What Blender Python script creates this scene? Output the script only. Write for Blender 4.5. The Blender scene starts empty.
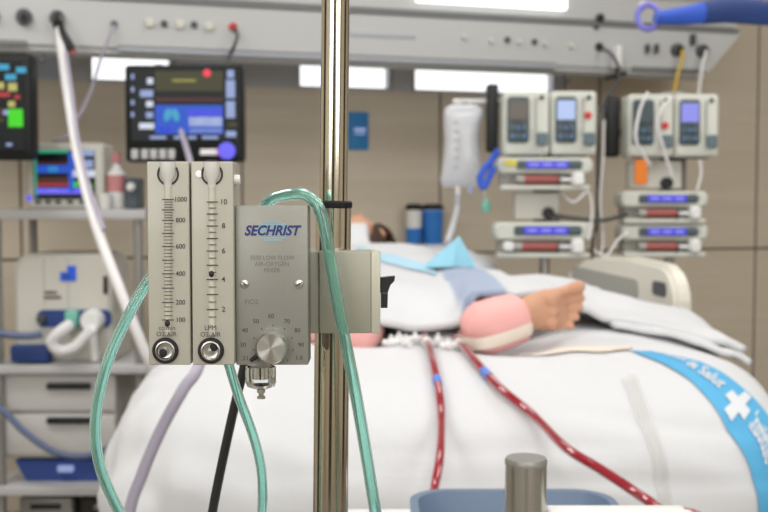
import bpy, bmesh, math, random
from mathutils import Vector, Matrix, noise

random.seed(7)
PI = math.pi
COL = bpy.context.scene.collection
V = Vector

# ------------------------------------------------------------------ camera model
FPX = 768 * 50 / 36.0
CAM = V((0, 0, 1.2))
PITCH = math.atan(56 / FPX)
FWD = V((0, math.cos(PITCH), -math.sin(PITCH)))
UP = V((0, math.sin(PITCH), math.cos(PITCH)))
RIGHT = V((1, 0, 0))

def ray(px, py):
    return FWD + RIGHT * ((px - 384) / FPX) + UP * ((256 - py) / FPX)

def W(px, py, Y):
    d = ray(px, py)
    return CAM + d * (Y / d.y)

# ------------------------------------------------------------------ materials
def lin(c):
    out = []
    for v in c[:3]:
        v = v / 255.0
        out.append(v / 12.92 if v <= 0.04045 else ((v + 0.055) / 1.055) ** 2.4)
    return (*out, 1.0)

def mat(name, rgb, rough=0.5, metal=0.0, spec=0.5, trans=0.0, ior=1.45, emit=0.0, coat=0.0, alpha=1.0,
        var=0.0, vscale=20.0, bump=0.0, bscale=60.0, sss=0.0, aniso=0.0, stretch=None, sheen=0.0):
    m = bpy.data.materials.new(name)
    m.use_nodes = True
    nt = m.node_tree
    b = nt.nodes['Principled BSDF']
    c = lin(rgb)
    b.inputs['Base Color'].default_value = c
    b.inputs['Roughness'].default_value = rough
    b.inputs['Metallic'].default_value = metal
    b.inputs['Specular IOR Level'].default_value = spec
    b.inputs['Transmission Weight'].default_value = trans
    b.inputs['IOR'].default_value = ior
    b.inputs['Coat Weight'].default_value = coat
    b.inputs['Alpha'].default_value = alpha
    b.inputs['Anisotropic'].default_value = aniso
    b.inputs['Sheen Weight'].default_value = sheen
    if sss:
        b.inputs['Subsurface Weight'].default_value = sss
        b.inputs['Subsurface Radius'].default_value = (0.012, 0.005, 0.003)
        b.inputs['Subsurface Scale'].default_value = 0.6
    if emit:
        b.inputs['Base Color'].default_value = tuple(v * 0.12 for v in c[:3]) + (1,)
        b.inputs['Emission Color'].default_value = c
        b.inputs['Emission Strength'].default_value = emit
    tc = None
    if var or bump:
        tc = nt.nodes.new('ShaderNodeTexCoord')
        src = tc.outputs['Object']
        if stretch:
            mp = nt.nodes.new('ShaderNodeMapping')
            mp.inputs['Scale'].default_value = stretch
            nt.links.new(src, mp.inputs['Vector'])
            src = mp.outputs['Vector']
    if var:
        n = nt.nodes.new('ShaderNodeTexNoise')
        n.inputs['Scale'].default_value = vscale
        n.inputs['Detail'].default_value = 4
        nt.links.new(src, n.inputs['Vector'])
        mx = nt.nodes.new('ShaderNodeMix')
        mx.data_type = 'RGBA'
        mx.inputs[6].default_value = tuple(max(0, v * (1 - var)) for v in c[:3]) + (1,)
        mx.inputs[7].default_value = tuple(min(1, v * (1 + var)) for v in c[:3]) + (1,)
        nt.links.new(n.outputs['Fac'], mx.inputs[0])
        nt.links.new(mx.outputs[2], b.inputs['Base Color'])
    if bump:
        n2 = nt.nodes.new('ShaderNodeTexNoise')
        n2.inputs['Scale'].default_value = bscale
        n2.inputs['Detail'].default_value = 5
        nt.links.new(src, n2.inputs['Vector'])
        bp = nt.nodes.new('ShaderNodeBump')
        bp.inputs['Strength'].default_value = bump
        bp.inputs['Distance'].default_value = 0.004
        nt.links.new(n2.outputs['Fac'], bp.inputs['Height'])
        nt.links.new(bp.outputs['Normal'], b.inputs['Normal'])
    return m

M = {}
M['steel'] = mat('brushed_steel', (206, 199, 182), 0.12, 1.0)
M['steel_dull'] = mat('satin_steel', (190, 188, 182), 0.32, 1.0, var=0.05, vscale=30)
M['chrome'] = mat('chrome', (225, 225, 222), 0.08, 1.0)
M['black'] = mat('black_plastic', (24, 25, 26), 0.45, var=0.2)
M['rubber'] = mat('black_rubber', (18, 18, 19), 0.6)
M['blackhose'] = mat('black_hose', (30, 31, 33), 0.3, coat=0.4)
M['plate'] = mat('anodised_plate', (138, 137, 129), 0.42, 0.35, var=0.03, vscale=250, bump=0.03, bscale=900)
M['clamp'] = mat('clamp_metal', (156, 153, 138), 0.45, 0.25, var=0.03, vscale=120)
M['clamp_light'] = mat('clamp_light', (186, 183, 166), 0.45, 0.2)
M['acrylic'] = mat('frosted_acrylic', (168, 165, 152), 0.4, coat=0.15, var=0.03, vscale=60)
M['acrylic_back'] = mat('acrylic_edge', (204, 203, 196), 0.2, coat=0.6)
M['tubeglass'] = mat('flow_tube', (192, 189, 176), 0.08, coat=0.8)
M['ink'] = mat('black_ink', (52, 51, 48), 0.7)
M['ink_grey'] = mat('grey_ink', (104, 103, 98), 0.7)
M['navy'] = mat('navy_ink', (44, 46, 104), 0.6)
M['logo_blue'] = mat('pale_blue_ink', (136, 164, 172), 0.6)
M['white_plastic'] = mat('white_plastic', (232, 232, 230), 0.35, var=0.02)
M['clear'] = mat('clear_plastic', (246, 248, 248), 0.03, trans=1.0, ior=1.45)
M['teal_tube'] = mat('green_oxygen_tube', (202, 243, 235), 0.06, trans=0.94, ior=1.45)
M['white_hose'] = mat('white_hose', (226, 224, 224), 0.45)
M['grey_hose'] = mat('lavender_hose', (164, 158, 174), 0.45)
M['blue_hose'] = mat('blue_grey_hose', (96, 108, 138), 0.5)
M['sheet'] = mat('white_cotton', (210, 211, 213), 0.85, spec=0.2, bump=0.25, bscale=35, sheen=0.2)
M['pillow'] = mat('pillow_cotton', (216, 219, 222), 0.85, spec=0.2, bump=0.2, bscale=25)
M['band'] = mat('printed_blue', (92, 172, 216), 0.8, spec=0.2, bump=0.15, bscale=35)
M['print_white'] = mat('printed_white', (216, 220, 224), 0.8, spec=0.2)
M['mattress'] = mat('mattress_blue', (120, 140, 165), 0.6)
M['cream'] = mat('cream_plastic', (226, 222, 208), 0.38, var=0.02, vscale=6)
M['pump'] = mat('pump_shell', (206, 208, 198), 0.38, var=0.03, vscale=9)
M['pump_dark'] = mat('pump_slate', (74, 86, 92), 0.4)
M['pump_door'] = mat('pump_teal_grey', (94, 112, 118), 0.4)
M['lcd_off'] = mat('unlit_lcd', (92, 84, 74), 0.25)
M['lcd_lilac'] = mat('lit_lcd_lilac', (150, 152, 246), 0.3, emit=0.9)
M['lcd_white'] = mat('lit_lcd_pale', (186, 206, 250), 0.3, emit=0.9)
M['lcd_blue'] = mat('lit_lcd_blue', (88, 84, 238), 0.3, emit=0.9)
M['key_blue'] = mat('key_blue', (92, 124, 160), 0.4)
M['red'] = mat('red_mark', (206, 52, 52), 0.45)
M['syringe_red'] = mat('syringe_label', (158, 84, 78), 0.45)
M['yellow'] = mat('yellow_label', (222, 206, 70), 0.5)
M['orange'] = mat('orange_tag', (246, 138, 46), 0.6)
M['skin'] = mat('skin', (206, 158, 130), 0.5, spec=0.35, sss=0.15, var=0.09, vscale=22)
M['pink_foam'] = mat('pink_foam', (240, 180, 176), 0.9, spec=0.1, bump=0.15, bscale=120)
M['wrap'] = mat('cream_strap', (232, 218, 204), 0.7)
M['hair'] = mat('brown_hair', (74, 56, 44), 0.55, var=0.3, vscale=60, stretch=(1, 8, 8))
M['drape_blue'] = mat('pale_blue_drape', (148, 204, 226), 0.8, bump=0.2, bscale=30)
M['hem_blue'] = mat('pale_hem_blue', (176, 212, 230), 0.8, bump=0.2, bscale=30)
M['blood'] = mat('blood_line', (150, 18, 38), 0.12, coat=1.0, spec=0.6)
M['band_blue'] = mat('blue_band', (96, 132, 214), 0.4)
M['basin'] = mat('blue_basin', (104, 122, 146), 0.4, var=0.03)
M['beam'] = mat('beam_enamel', (186, 187, 186), 0.4, var=0.02, vscale=3)
M['beam_dark'] = mat('beam_shadow_gap', (120, 121, 122), 0.5)  # darker grey of the beam's seam and trim strips
M['beam_under'] = mat('beam_grey_strip', (172, 176, 184), 0.45)
M['outlet_grey'] = mat('outlet_grey', (72, 74, 76), 0.4)
M['outlet_light'] = mat('outlet_light', (206, 204, 192), 0.4)
M['lamp'] = mat('lamp_diffuser', (255, 255, 255), 0.5, emit=3.0)
M['pane'] = mat('daylit_pane', (250, 252, 255), 0.3, emit=1.6)
M['pane_dim'] = mat('frosted_pane', (206, 206, 210), 0.3, emit=0.15)
M['frame'] = mat('window_frame_grey', (182, 182, 184), 0.5)
M['sign_blue'] = mat('sign_blue', (48, 132, 196), 0.5)
M['bright_blue'] = mat('bright_blue_cover', (52, 94, 206), 0.45, var=0.06)
M['deep_blue'] = mat('deep_blue_cover', (40, 66, 128), 0.5, var=0.06)
M['lilac'] = mat('lilac_ring', (128, 124, 214), 0.4)
M['screen_black'] = mat('dark_screen', (24, 28, 30), 0.35, spec=0.25)
M['monitor_black'] = mat('monitor_housing', (22, 25, 24), 0.5, spec=0.3)
M['s_cyan'] = mat('screen_cyan', (70, 176, 216), emit=0.8)
M['s_yellow'] = mat('screen_yellow', (214, 206, 120), emit=0.7)
M['s_red'] = mat('screen_red', (198, 66, 66), emit=0.7)
M['s_green'] = mat('screen_green', (70, 224, 34), emit=0.9)
M['s_blue'] = mat('screen_blue', (40, 88, 206), emit=0.9)
M['s_pale'] = mat('screen_pale', (170, 190, 240), emit=0.7)
M['s_white'] = mat('screen_white', (230, 238, 255), emit=0.8)
M['s_violet'] = mat('screen_violet', (112, 106, 250), emit=1.0)
M['s_olive'] = mat('screen_olive', (84, 82, 52), emit=0.5)
M['s_maroon'] = mat('screen_maroon', (110, 56, 58), emit=0.5)
M['s_rose'] = mat('screen_alarm', (250, 70, 90), emit=1.0)
M['s_teal'] = mat('screen_teal', (60, 190, 150), emit=0.7)
M['casing'] = mat('device_casing', (206, 204, 194), 0.45, var=0.02, vscale=5)
M['casing_seam'] = mat('casing_seam', (164, 162, 154), 0.5)
M['rack'] = mat('rack_enamel', (190, 190, 190), 0.4)
M['rack_post'] = mat('rack_post', (150, 148, 144), 0.4, 0.4)
M['drawer'] = mat('drawer_front', (200, 198, 194), 0.45)
M['bin'] = mat('blue_bin', (58, 84, 156), 0.45)
M['pinkish'] = mat('pink_label', (206, 140, 140), 0.5)
M['mint'] = mat('mint_plastic', (120, 190, 172), 0.4)
M['yellow_tube'] = mat('amber_tube', (196, 164, 62), 0.4)
M['bag'] = mat('infusion_bag', (224, 226, 230), 0.15, trans=0.25, alpha=0.92)
M['blue_fluid'] = mat('blue_fluid', (48, 124, 206), 0.3)
M['floor'] = mat('vinyl_floor', (140, 134, 124), 0.35, var=0.08, vscale=6)
M['ceiling'] = mat('ceiling_white', (220, 220, 218), 0.8, var=0.02)
M['wall_plain'] = mat('painted_wall', (208, 199, 184), 0.7, var=0.05, vscale=2)
M['wall_dark'] = mat('dark_door', (46, 42, 36), 0.5, var=0.1, vscale=3)  # dark case, and added wall panels that the steel pole mirrors
M['eye'] = mat('eye_white', (230, 228, 224), 0.2)

# back wall: beige laminate with fine vertical grain
def wall_mat():
    m = bpy.data.materials.new('beige_laminate')
    m.use_nodes = True
    nt = m.node_tree
    b = nt.nodes['Principled BSDF']
    tc = nt.nodes.new('ShaderNodeTexCoord')
    mp = nt.nodes.new('ShaderNodeMapping')
    mp.inputs['Scale'].default_value = (1.0, 1.0, 12.0)
    n = nt.nodes.new('ShaderNodeTexNoise')
    n.inputs['Scale'].default_value = 2.2
    n.inputs['Detail'].default_value = 6
    cr = nt.nodes.new('ShaderNodeValToRGB')
    cr.color_ramp.elements[0].color = lin((196, 184, 165))
    cr.color_ramp.elements[1].color = lin((214, 202, 183))
    nt.links.new(tc.outputs['Object'], mp.inputs['Vector'])
    nt.links.new(mp.outputs['Vector'], n.inputs['Vector'])
    nt.links.new(n.outputs['Fac'], cr.inputs['Fac'])
    nt.links.new(cr.outputs['Color'], b.inputs['Base Color'])
    b.inputs['Roughness'].default_value = 0.5
    return m
M['wall'] = wall_mat()
M['seam'] = mat('panel_seam', (104, 94, 80), 0.7)

# spun metal dial
def dial_mat():
    m = mat('spun_dial', (214, 212, 204), 0.3, 1.0, aniso=0.85)
    nt = m.node_tree
    t = nt.nodes.new('ShaderNodeTangent')
    t.direction_type = 'RADIAL'
    t.axis = 'Y'
    nt.links.new(t.outputs['Tangent'], nt.nodes['Principled BSDF'].inputs['Tangent'])
    return m
M['dial'] = dial_mat()

# blanket: white cotton with one printed blue-grey stripe across it
def blanket_mat():
    m = mat('blanket_cotton', (212, 213, 215), 0.85, spec=0.2, bump=0.2, bscale=30, sheen=0.2)
    nt = m.node_tree
    b = nt.nodes['Principled BSDF']
    tc = nt.nodes.new('ShaderNodeTexCoord')
    sx = nt.nodes.new('ShaderNodeSeparateXYZ')
    mr = nt.nodes.new('ShaderNodeMapRange')
    mr.inputs[1].default_value = 0.0
    mr.inputs[2].default_value = 0.5
    cr = nt.nodes.new('ShaderNodeValToRGB')
    e = cr.color_ramp.elements
    w = lin((212, 213, 215)); s = lin((158, 172, 198))
    e[0].position = 0.0; e[0].color = w
    e[1].position = 1.0; e[1].color = w
    for p, c in ((0.30, w), (0.32, s), (0.485, s), (0.505, w)):
        k = e.new(p); k.color = c
    nt.links.new(tc.outputs['Object'], sx.inputs[0])
    nt.links.new(sx.outputs[0], mr.inputs[0])
    nt.links.new(mr.outputs[0], cr.inputs[0])
    nt.links.new(cr.outputs[0], b.inputs['Base Color'])
    return m
M['blanket'] = blanket_mat()

# ------------------------------------------------------------------ mesh builder
def text_geo(s, size, shear=0.0, bold=0.0, align='CENTER', space=1.0):
    cu = bpy.data.curves.new('t', 'FONT')
    cu.body = s
    cu.size = size
    cu.shear = shear
    cu.offset = bold * size
    cu.align_x = align
    cu.align_y = 'CENTER'
    cu.space_character = space
    cu.resolution_u = 3
    o = bpy.data.objects.new('t', cu)
    COL.objects.link(o)
    dg = bpy.context.evaluated_depsgraph_get()
    me = bpy.data.meshes.new_from_object(o.evaluated_get(dg))
    vs = [v.co.copy() for v in me.vertices]
    fs = [tuple(p.vertices) for p in me.polygons]
    bpy.data.objects.remove(o)
    bpy.data.curves.remove(cu)
    bpy.data.meshes.remove(me)
    return vs, fs

def spline(pts, n=10):
    pts = [V(p) for p in pts]
    out = []
    for i in range(len(pts) - 1):
        p0 = pts[i - 1] if i else pts[0] * 2 - pts[1]
        p1, p2 = pts[i], pts[i + 1]
        p3 = pts[i + 2] if i + 2 < len(pts) else pts[-1] * 2 - pts[-2]
        for k in range(n):
            t = k / n
            out.append(0.5 * ((2 * p1) + (p2 - p0) * t + (2 * p0 - 5 * p1 + 4 * p2 - p3) * t * t + (3 * p1 - p0 - 3 * p2 + p3) * t ** 3))
    out.append(pts[-1])
    return out

class B:
    def __init__(self):
        self.v, self.f, self.m, self.s = [], [], [], []
        self.X = Matrix.Identity(4)
    def add(self, vs, fs, m, smooth=False):
        o = len(self.v)
        self.v += [self.X @ V(p) for p in vs]
        for f in fs:
            self.f.append(tuple(o + i for i in f))
            self.m.append(m)
            self.s.append(smooth)
    def bm(self, bm, m, smooth=False):
        bm.verts.index_update()
        self.add([v.co.copy() for v in bm.verts], [tuple(v.index for v in f.verts) for f in bm.faces], m, smooth)
        bm.free()
    def box(self, c, size, m, bevel=0.0, seg=3, rot=None, smooth=None):
        bm = bmesh.new()
        bmesh.ops.create_cube(bm, size=1)
        for v in bm.verts:
            v.co = V((v.co.x * size[0], v.co.y * size[1], v.co.z * size[2]))
        if bevel:
            bmesh.ops.bevel(bm, geom=bm.edges[:], offset=min(bevel, min(size) * 0.49), segments=seg, profile=0.5, affect='EDGES')
        T = Matrix.Translation(V(c))
        if rot is not None:
            T = T @ rot
        bm.transform(T)
        self.bm(bm, m, bool(bevel) if smooth is None else smooth)
    def rbox(self, c, size, m, rad, axis='Y', seg=6, edge=0.0, rot=None):
        """box with rounded outline in the plane normal to axis, slightly bevelled front edges"""
        w, h = {'Y': (size[0], size[2]), 'Z': (size[0], size[1]), 'X': (size[1], size[2])}[axis]
        d = {'Y': size[1], 'Z': size[2], 'X': size[0]}[axis]
        r = min(rad, w * .499, h * .499)
        pts = []
        for cx, cy, a0 in ((w/2-r, h/2-r, 0), (-w/2+r, h/2-r, PI/2), (-w/2+r, -h/2+r, PI), (w/2-r, -h/2+r, 1.5*PI)):
            for k in range(seg + 1):
                a = a0 + PI/2 * k / seg
                pts.append((cx + r*math.cos(a), cy + r*math.sin(a)))
        n = len(pts)
        rings = []
        e = min(edge, d * .4)
        prof = [(-d/2, e), (-d/2 + e, 0), (d/2 - e, 0), (d/2, e)] if e else [(-d/2, 0), (d/2, 0)]
        vs = []
        for dd, ins in prof:
            sx = (w - 2*ins) / w; sy = (h - 2*ins) / h
            for a, b_ in pts:
                a *= sx; q = b_ * sy
                vs.append({'Y': V((a, dd, q)), 'Z': V((a, q, dd)), 'X': V((dd, a, q))}[axis])
        fs = []
        for k in range(len(prof) - 1):
            for i in range(n):
                fs.append((k*n+i, k*n+(i+1) % n, (k+1)*n+(i+1) % n, (k+1)*n+i))
        fs.append(tuple(range(n)))
        fs.append(tuple(range((len(prof)-1)*n, len(prof)*n)))
        T = Matrix.Translation(V(c))
        if rot is not None:
            T = T @ rot
        bm = bmesh.new()
        bv = [bm.verts.new(T @ p) for p in vs]
        for f in fs:
            bm.faces.new([bv[i] for i in f])
        bmesh.ops.recalc_face_normals(bm, faces=bm.faces[:])
        self.bm(bm, m, True)
    def cyl(self, p0, p1, r0, m, r1=None, n=24, caps=True, smooth=True):
        p0, p1 = V(p0), V(p1)
        r1 = r0 if r1 is None else r1
        d = (p1 - p0).normalized()
        a = d.orthogonal().normalized()
        b_ = d.cross(a)
        vs = []
        for p, r in ((p0, r0), (p1, r1)):
            for i in range(n):
                t = 2*PI*i/n
                vs.append(p + (a*math.cos(t) + b_*math.sin(t))*r)
        self.add(vs, [(i, (i+1) % n, n+(i+1) % n, n+i) for i in range(n)], m, smooth)
        if caps:
            self.add(vs, [tuple(range(n))[::-1], tuple(range(n, 2*n))], m, False)
    def lathe(self, c, prof, m, axis=(0, 0, 1), n=32, smooth=True):
        d = V(axis).normalized()
        a = d.orthogonal().normalized()
        b_ = d.cross(a)
        c = V(c)
        vs, fs = [], []
        for r, h in prof:
            for i in range(n):
                t = 2*PI*i/n
                vs.append(c + d*h + (a*math.cos(t) + b_*math.sin(t))*max(r, 1e-5))
        for k in range(len(prof)-1):
            for i in range(n):
                fs.append((k*n+i, k*n+(i+1) % n, (k+1)*n+(i+1) % n, (k+1)*n+i))
        self.add(vs, fs, m, smooth)
    def tube(self, pts, r, m, n=14, per=10, inner=0.0, ripple=0.0, r_end=None, raw=False):
        ps = pts if raw else spline(pts, per)
        N = len(ps)
        tang = [(ps[min(i+1, N-1)] - ps[max(i-1, 0)]).normalized() for i in range(N)]
        a = tang[0].orthogonal().normalized()
        rings = []
        for i in range(N):
            a = (a - tang[i]*a.dot(tang[i])).normalized()
            rings.append((ps[i], a.copy(), tang[i].cross(a)))
        def ring(scale):
            vs = []
            for i, (p, x, y) in enumerate(rings):
                rr = r if r_end is None else r + (r_end-r)*i/(N-1)
                rr *= scale * (1 + (ripple if i % 2 else 0))
                for k in range(n):
                    t = 2*PI*k/n
                    vs.append(p + (x*math.cos(t) + y*math.sin(t))*rr)
            return vs
        o = ring(1.0)
        fs = [(i*n+k, i*n+(k+1) % n, (i+1)*n+(k+1) % n, (i+1)*n+k) for i in range(N-1) for k in range(n)]
        if inner:
            q = ring(inner)
            L = len(o)
            fs2 = [tuple(L+j for j in f[::-1]) for f in fs]
            e0 = [(k, L+k, L+(k+1) % n, (k+1) % n) for k in range(n)]
            z = (N-1)*n
            e1 = [(z+k, z+(k+1) % n, L+z+(k+1) % n, L+z+k) for k in range(n)]
            self.add(o+q, fs+fs2+e0+e1, m, True)
        else:
            self.add(o, fs, m, True)
            self.add(o, [tuple(range(n))[::-1], tuple(range((N-1)*n, N*n))], m, False)
    def ball(self, c, r, m, n=20, k=12, rot=None):
        if not hasattr(r, '__len__'):
            r = (r, r, r)
        vs, fs = [], []
        T = rot if rot is not None else Matrix.Identity(4)
        for j in range(k+1):
            ph = PI*j/k
            for i in range(n):
                t = 2*PI*i/n
                p = V((r[0]*math.sin(ph)*math.cos(t), r[1]*math.sin(ph)*math.sin(t), r[2]*math.cos(ph)))
                vs.append(V(c) + T @ p)
        for j in range(k):
            for i in range(n):
                fs.append((j*n+i, (j+1)*n+i, (j+1)*n+(i+1) % n, j*n+(i+1) % n))
        self.add(vs, fs, m, True)
    def cap(self, p0, r0, p1, r1, m, n=18):
        """tapered capsule"""
        p0, p1 = V(p0), V(p1)
        self.cyl(p0, p1, r0, m, r1, n=n)
        self.ball(p0, r0, m, n=n)
        self.ball(p1, r1, m, n=n)
    def text(self, s, size, m, T, shear=0.0, bold=0.0, align='CENTER', space=1.0, squash=1.0):
        vs, fs = text_geo(s, size, shear, bold, align, space)
        self.add([T @ V((v.x*squash, v.y, 0)) for v in vs], fs, m)
    def build(self, name, parent=None, origin=None, fix=True):
        me = bpy.data.meshes.new(name)
        org = V(origin) if origin is not None else V((0, 0, 0))
        me.from_pydata([p - org for p in self.v], [], self.f)
        ms = []
        for m in self.m:
            if m not in ms:
                ms.append(m)
        for m in ms:
            me.materials.append(M[m])
        for p, m, s in zip(me.polygons, self.m, self.s):
            p.material_index = ms.index(m)
            p.use_smooth = s
        if fix:
            bm = bmesh.new()
            bm.from_mesh(me)
            bmesh.ops.remove_doubles(bm, verts=bm.verts[:], dist=2e-6)
            bm.to_mesh(me)
            bm.free()
        me.update()
        if any(self.s):
            me.set_sharp_from_angle(angle=math.radians(38))
        o = bpy.data.objects.new(name, me)
        COL.objects.link(o)
        if origin is not None:
            o.location = org
        if parent is not None:
            o.parent = parent
        return o

def tag(o, label=None, cat=None, group=None, kind=None):
    if label: o['label'] = label
    if cat: o['category'] = cat
    if group: o['group'] = group
    if kind: o['kind'] = kind
    return o

def thing(name, label, cat, loc=(0, 0, 0), rz=0.0, group=None):
    o = bpy.data.objects.new(name, None)
    COL.objects.link(o)
    o.location = V(loc)
    o.rotation_euler = (0, 0, rz)
    o.empty_display_size = 0.05
    return tag(o, label, cat, group)

def at_root(root):
    """a builder whose input is world coordinates and output is local to root"""
    b = B()
    b.X = (Matrix.Translation(root.location) @ root.rotation_euler.to_matrix().to_4x4()).inverted()
    return b

def copy_tree(o, parent=None):
    c = o.copy()
    COL.objects.link(c)
    c.parent = parent
    for ch in list(o.children):
        copy_tree(ch, c)
    return c

FACE = Matrix.Rotation(PI/2, 4, 'X')      # text in XY -> facing -Y

# ================================================================== THE SETTING
TH = math.radians(17)
WDIR = V((math.cos(TH), math.sin(TH), 0))
WN = V((math.sin(TH), -math.cos(TH), 0))        # into the room
def plane_hit(px, py, Y0):
    """ray against the vertical plane parallel to the back wall, crossing the view axis at Y0 -> (along, z)"""
    d = ray(px, py)
    t = (V((0, Y0, 0)) - CAM).dot(WN) / d.dot(WN)
    p = CAM + d*t
    return p.x / math.cos(TH), p.z
WY = 4.5      # back wall
BY = 3.95     # front of the supply beam
def wl(s, Y0, z, out=0.0):
    return V((0, Y0, 0)) + WDIR*s + WN*out + V((0, 0, z))
WROT = Matrix.Rotation(TH, 4, 'Z')

ZP = 1.655   # top of the beige panelling under the window band
ZT = 1.86
b = B()
b.box((0.3, 1.2, -0.05), (8.0, 8.6, 0.1), 'floor')
tag(b.build('floor'), 'grey brown vinyl floor of the hospital room', 'floor', kind='structure')
b = B()
b.box((0.3, 1.2, 2.85), (8.0, 8.6, 0.1), 'ceiling')
tag(b.build('ceiling'), 'white ceiling above the hospital room', 'ceiling', kind='structure')

s_end = plane_hit(566, 90, WY)[0]
b = B()
def wbox(b, s0, s1, z0, z1, m, thick=0.1, out=0.0):
    b.box(wl((s0+s1)/2, WY, (z0+z1)/2, out - thick/2), (s1-s0, thick, z1-z0), m, rot=WROT)
wbox(b, -3.6, s_end, 0, ZP, 'wall')
wbox(b, s_end, 4.2, 0, 2.8, 'wall')
wbox(b, -3.6, s_end, ZT+0.0, 2.8, 'wall_plain')
# panel seams
seams = [plane_hit(440, 150, WY)[0], plane_hit(757, 150, WY)[0], plane_hit(598, 250, WY)[0]]
seams += [seams[0]-0.85*i for i in range(1, 5)] + [seams[1]+0.85]
for s in seams:
    wbox(b, s-0.004, s+0.004, 0, ZP if s < s_end else 2.8, 'seam', 0.003, 0.0025)
zs = plane_hit(700, 249, WY)[1]
wbox(b, -3.6, 4.2, zs-0.005, zs+0.005, 'seam', 0.003, 0.0028)
tag(b.build('wall_back'), 'beige laminate panelled wall behind the bed', 'wall', kind='structure')

# the window band over the panelling
edges = [(-40, 60, 'pane_dim'), (92, 170, 'pane'), (178, 236, 'pane_dim'), (300, 389, 'pane'), (415, 553, 'pane')]
for i, (p0, p1, mm) in enumerate(edges):
    s0, s1 = plane_hit(p0, 85, WY)[0], plane_hit(p1, 85, WY)[0]
    r = thing('window_%d' % (i+1), 'window pane in the grey framed band under the beam, number %d from the left' % (i+1), 'window', wl((s0+s1)/2, WY, ZP), TH)
    r['kind'] = 'structure'
    w = s1 - s0
    f = B()
    f.box((0, 0.05, 0.006), (w+0.02, 0.1, 0.012), 'frame')
    f.box((0, 0.05, ZT-ZP-0.006), (w+0.02, 0.1, 0.012), 'frame')
    for sx in (-1, 1):
        f.box((sx*(w/2+0.005), 0.05, (ZT-ZP)/2), (0.012, 0.1, ZT-ZP), 'frame')
    f.build('window_frame', r)
    g = B()
    g.box((0, 0.06, (ZT-ZP)/2), (w, 0.006, ZT-ZP-0.024), mm)
    g.build('pane', r)
b = B()
gaps = [(-3.6, plane_hit(-41, 85, WY)[0])] + [(plane_hit(edges[i][1]+.6, 85, WY)[0], plane_hit(edges[i+1][0]-.6, 85, WY)[0]) for i in range(4)] + [(plane_hit(553.6, 85, WY)[0], s_end)]
for s0, s1 in gaps:
    wbox(b, s0+0.011, s1-0.011, ZP, ZT, 'frame', 0.1)
tag(b.build('trim_1'), 'grey mullions between the window panes', 'trim', kind='structure')

b = B()
b.box((-3.1, 1.2, 1.4), (0.1, 8.4, 2.8), 'wall_plain')
b.box((-3.04, 0.5, 1.05), (0.02, 1.1, 2.1), 'wall_dark')  # dark panel added to put a stripe into the steel pole's reflection
tag(b.build('wall_left'), 'plain brown wall at the left of the room', 'wall', kind='structure')
b = B()
b.box((3.9, 1.2, 1.4), (0.1, 8.4, 2.8), 'wall_plain')
b.box((3.84, 0.8, 1.05), (0.02, 1.3, 2.1), 'wall_dark')  # unseen dark panel, added as another stripe mirrored in the pole
tag(b.build('wall_right'), 'plain brown wall at the right of the room', 'wall', kind='structure')
b = B()
b.box((0.3, -2.9, 1.4), (8, 0.1, 2.8), 'wall_plain')
b.box((-0.25, -2.83, 1.1), (1.15, 0.02, 2.2), 'wall_dark')  # dark panel behind the camera, added for the pole's dark centre stripe
tag(b.build('wall_front'), 'plain brown wall behind the camera', 'wall', kind='structure')

# blue sign on the wall
s0, z1 = plane_hit(347, 112, WY); s1, z0 = plane_hit(368, 150, WY)
r = thing('wall_sign', 'small upright blue sign on the beige wall beside the steel pole', 'sign', wl((s0+s1)/2, WY, (z0+z1)/2, 0.0), TH)
b = B()
b.box((0, -0.006, 0), (s1-s0, 0.006, z1-z0), 'sign_blue', 0.001)
b.box((0.008, -0.0095, 0.005), ((s1-s0)*0.55, 0.001, 0.016), 's_pale')
b.box((0.008, -0.0095, -0.012), ((s1-s0)*0.5, 0.001, 0.006), 's_pale')
b.build('sign_plate', r)

# ------------------------------------------------------------------ bed-head supply beam
def bz(px, py, out=0.0):
    return plane_hit(px, py, BY)
zseam = bz(384, 11)[1]; zlow = bz(384, 61.5)[1]; zbot = zlow - 0.022
sL = bz(-160, 40)[0]; sR = bz(742, 40)[0]; sR2 = bz(700, 80)[0]
root = thing('medical_supply_beam', 'long pale grey supply beam with outlets across the wall above the bed', 'supply beam', wl(0, BY, 0), TH)
b = B()
def extrude_profile(b, s0, s1, prof, m, s1low=None):
    """prof: (depth behind the face, z) polygon; the right end may slope in"""
    zmin = min(z for _, z in prof); zmax = max(z for _, z in prof)
    n = len(prof)
    vs = [V((s0, y, z)) for y, z in prof]
    for y, z in prof:
        k = (zmax - z)/(zmax - zmin)
        vs.append(V((s1 + ((s1low - s1)*k**1.5 if s1low is not None else 0), y, z)))
    fs = [(i, (i+1) % n, n+(i+1) % n, n+i) for i in range(n)] + [tuple(range(n))[::-1], tuple(range(n, 2*n))]
    bm = bmesh.new()
    bv = [bm.verts.new(p) for p in vs]
    for f in fs:
        bm.faces.new([bv[i] for i in f])
    bmesh.ops.recalc_face_normals(bm, faces=bm.faces[:])
    bmesh.ops.bevel(bm, geom=[e for e in bm.edges if abs((e.verts[0].co-e.verts[1].co).normalized().x) > .9], offset=0.012, segments=3, affect='EDGES')
    b.bm(bm, m, False)
extrude_profile(b, sL, sR, [(0, zseam-0.006), (0.0, zlow), (0.03, zbot), (0.26, zlow+0.01), (0.36, zlow+0.05), (0.36, zseam-0.006)], 'beam', sR2)
b.build('beam_body', root)
b = B()
extrude_profile(b, sL, sR-0.02, [(0.012, zseam), (0.012, zseam+0.1), (0.2, zseam+0.16), (0.36, zseam+0.16), (0.36, zseam-.004)], 'beam')
b.build('upper_cover', root)
b = B()
b.box(((sL+sR)/2, 0.008, zseam-0.003), (sR-sL-0.03, 0.02, 0.012), 'beam_dark')
s_a, s_b = bz(118, 50)[0], bz(556, 60)[0]
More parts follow.
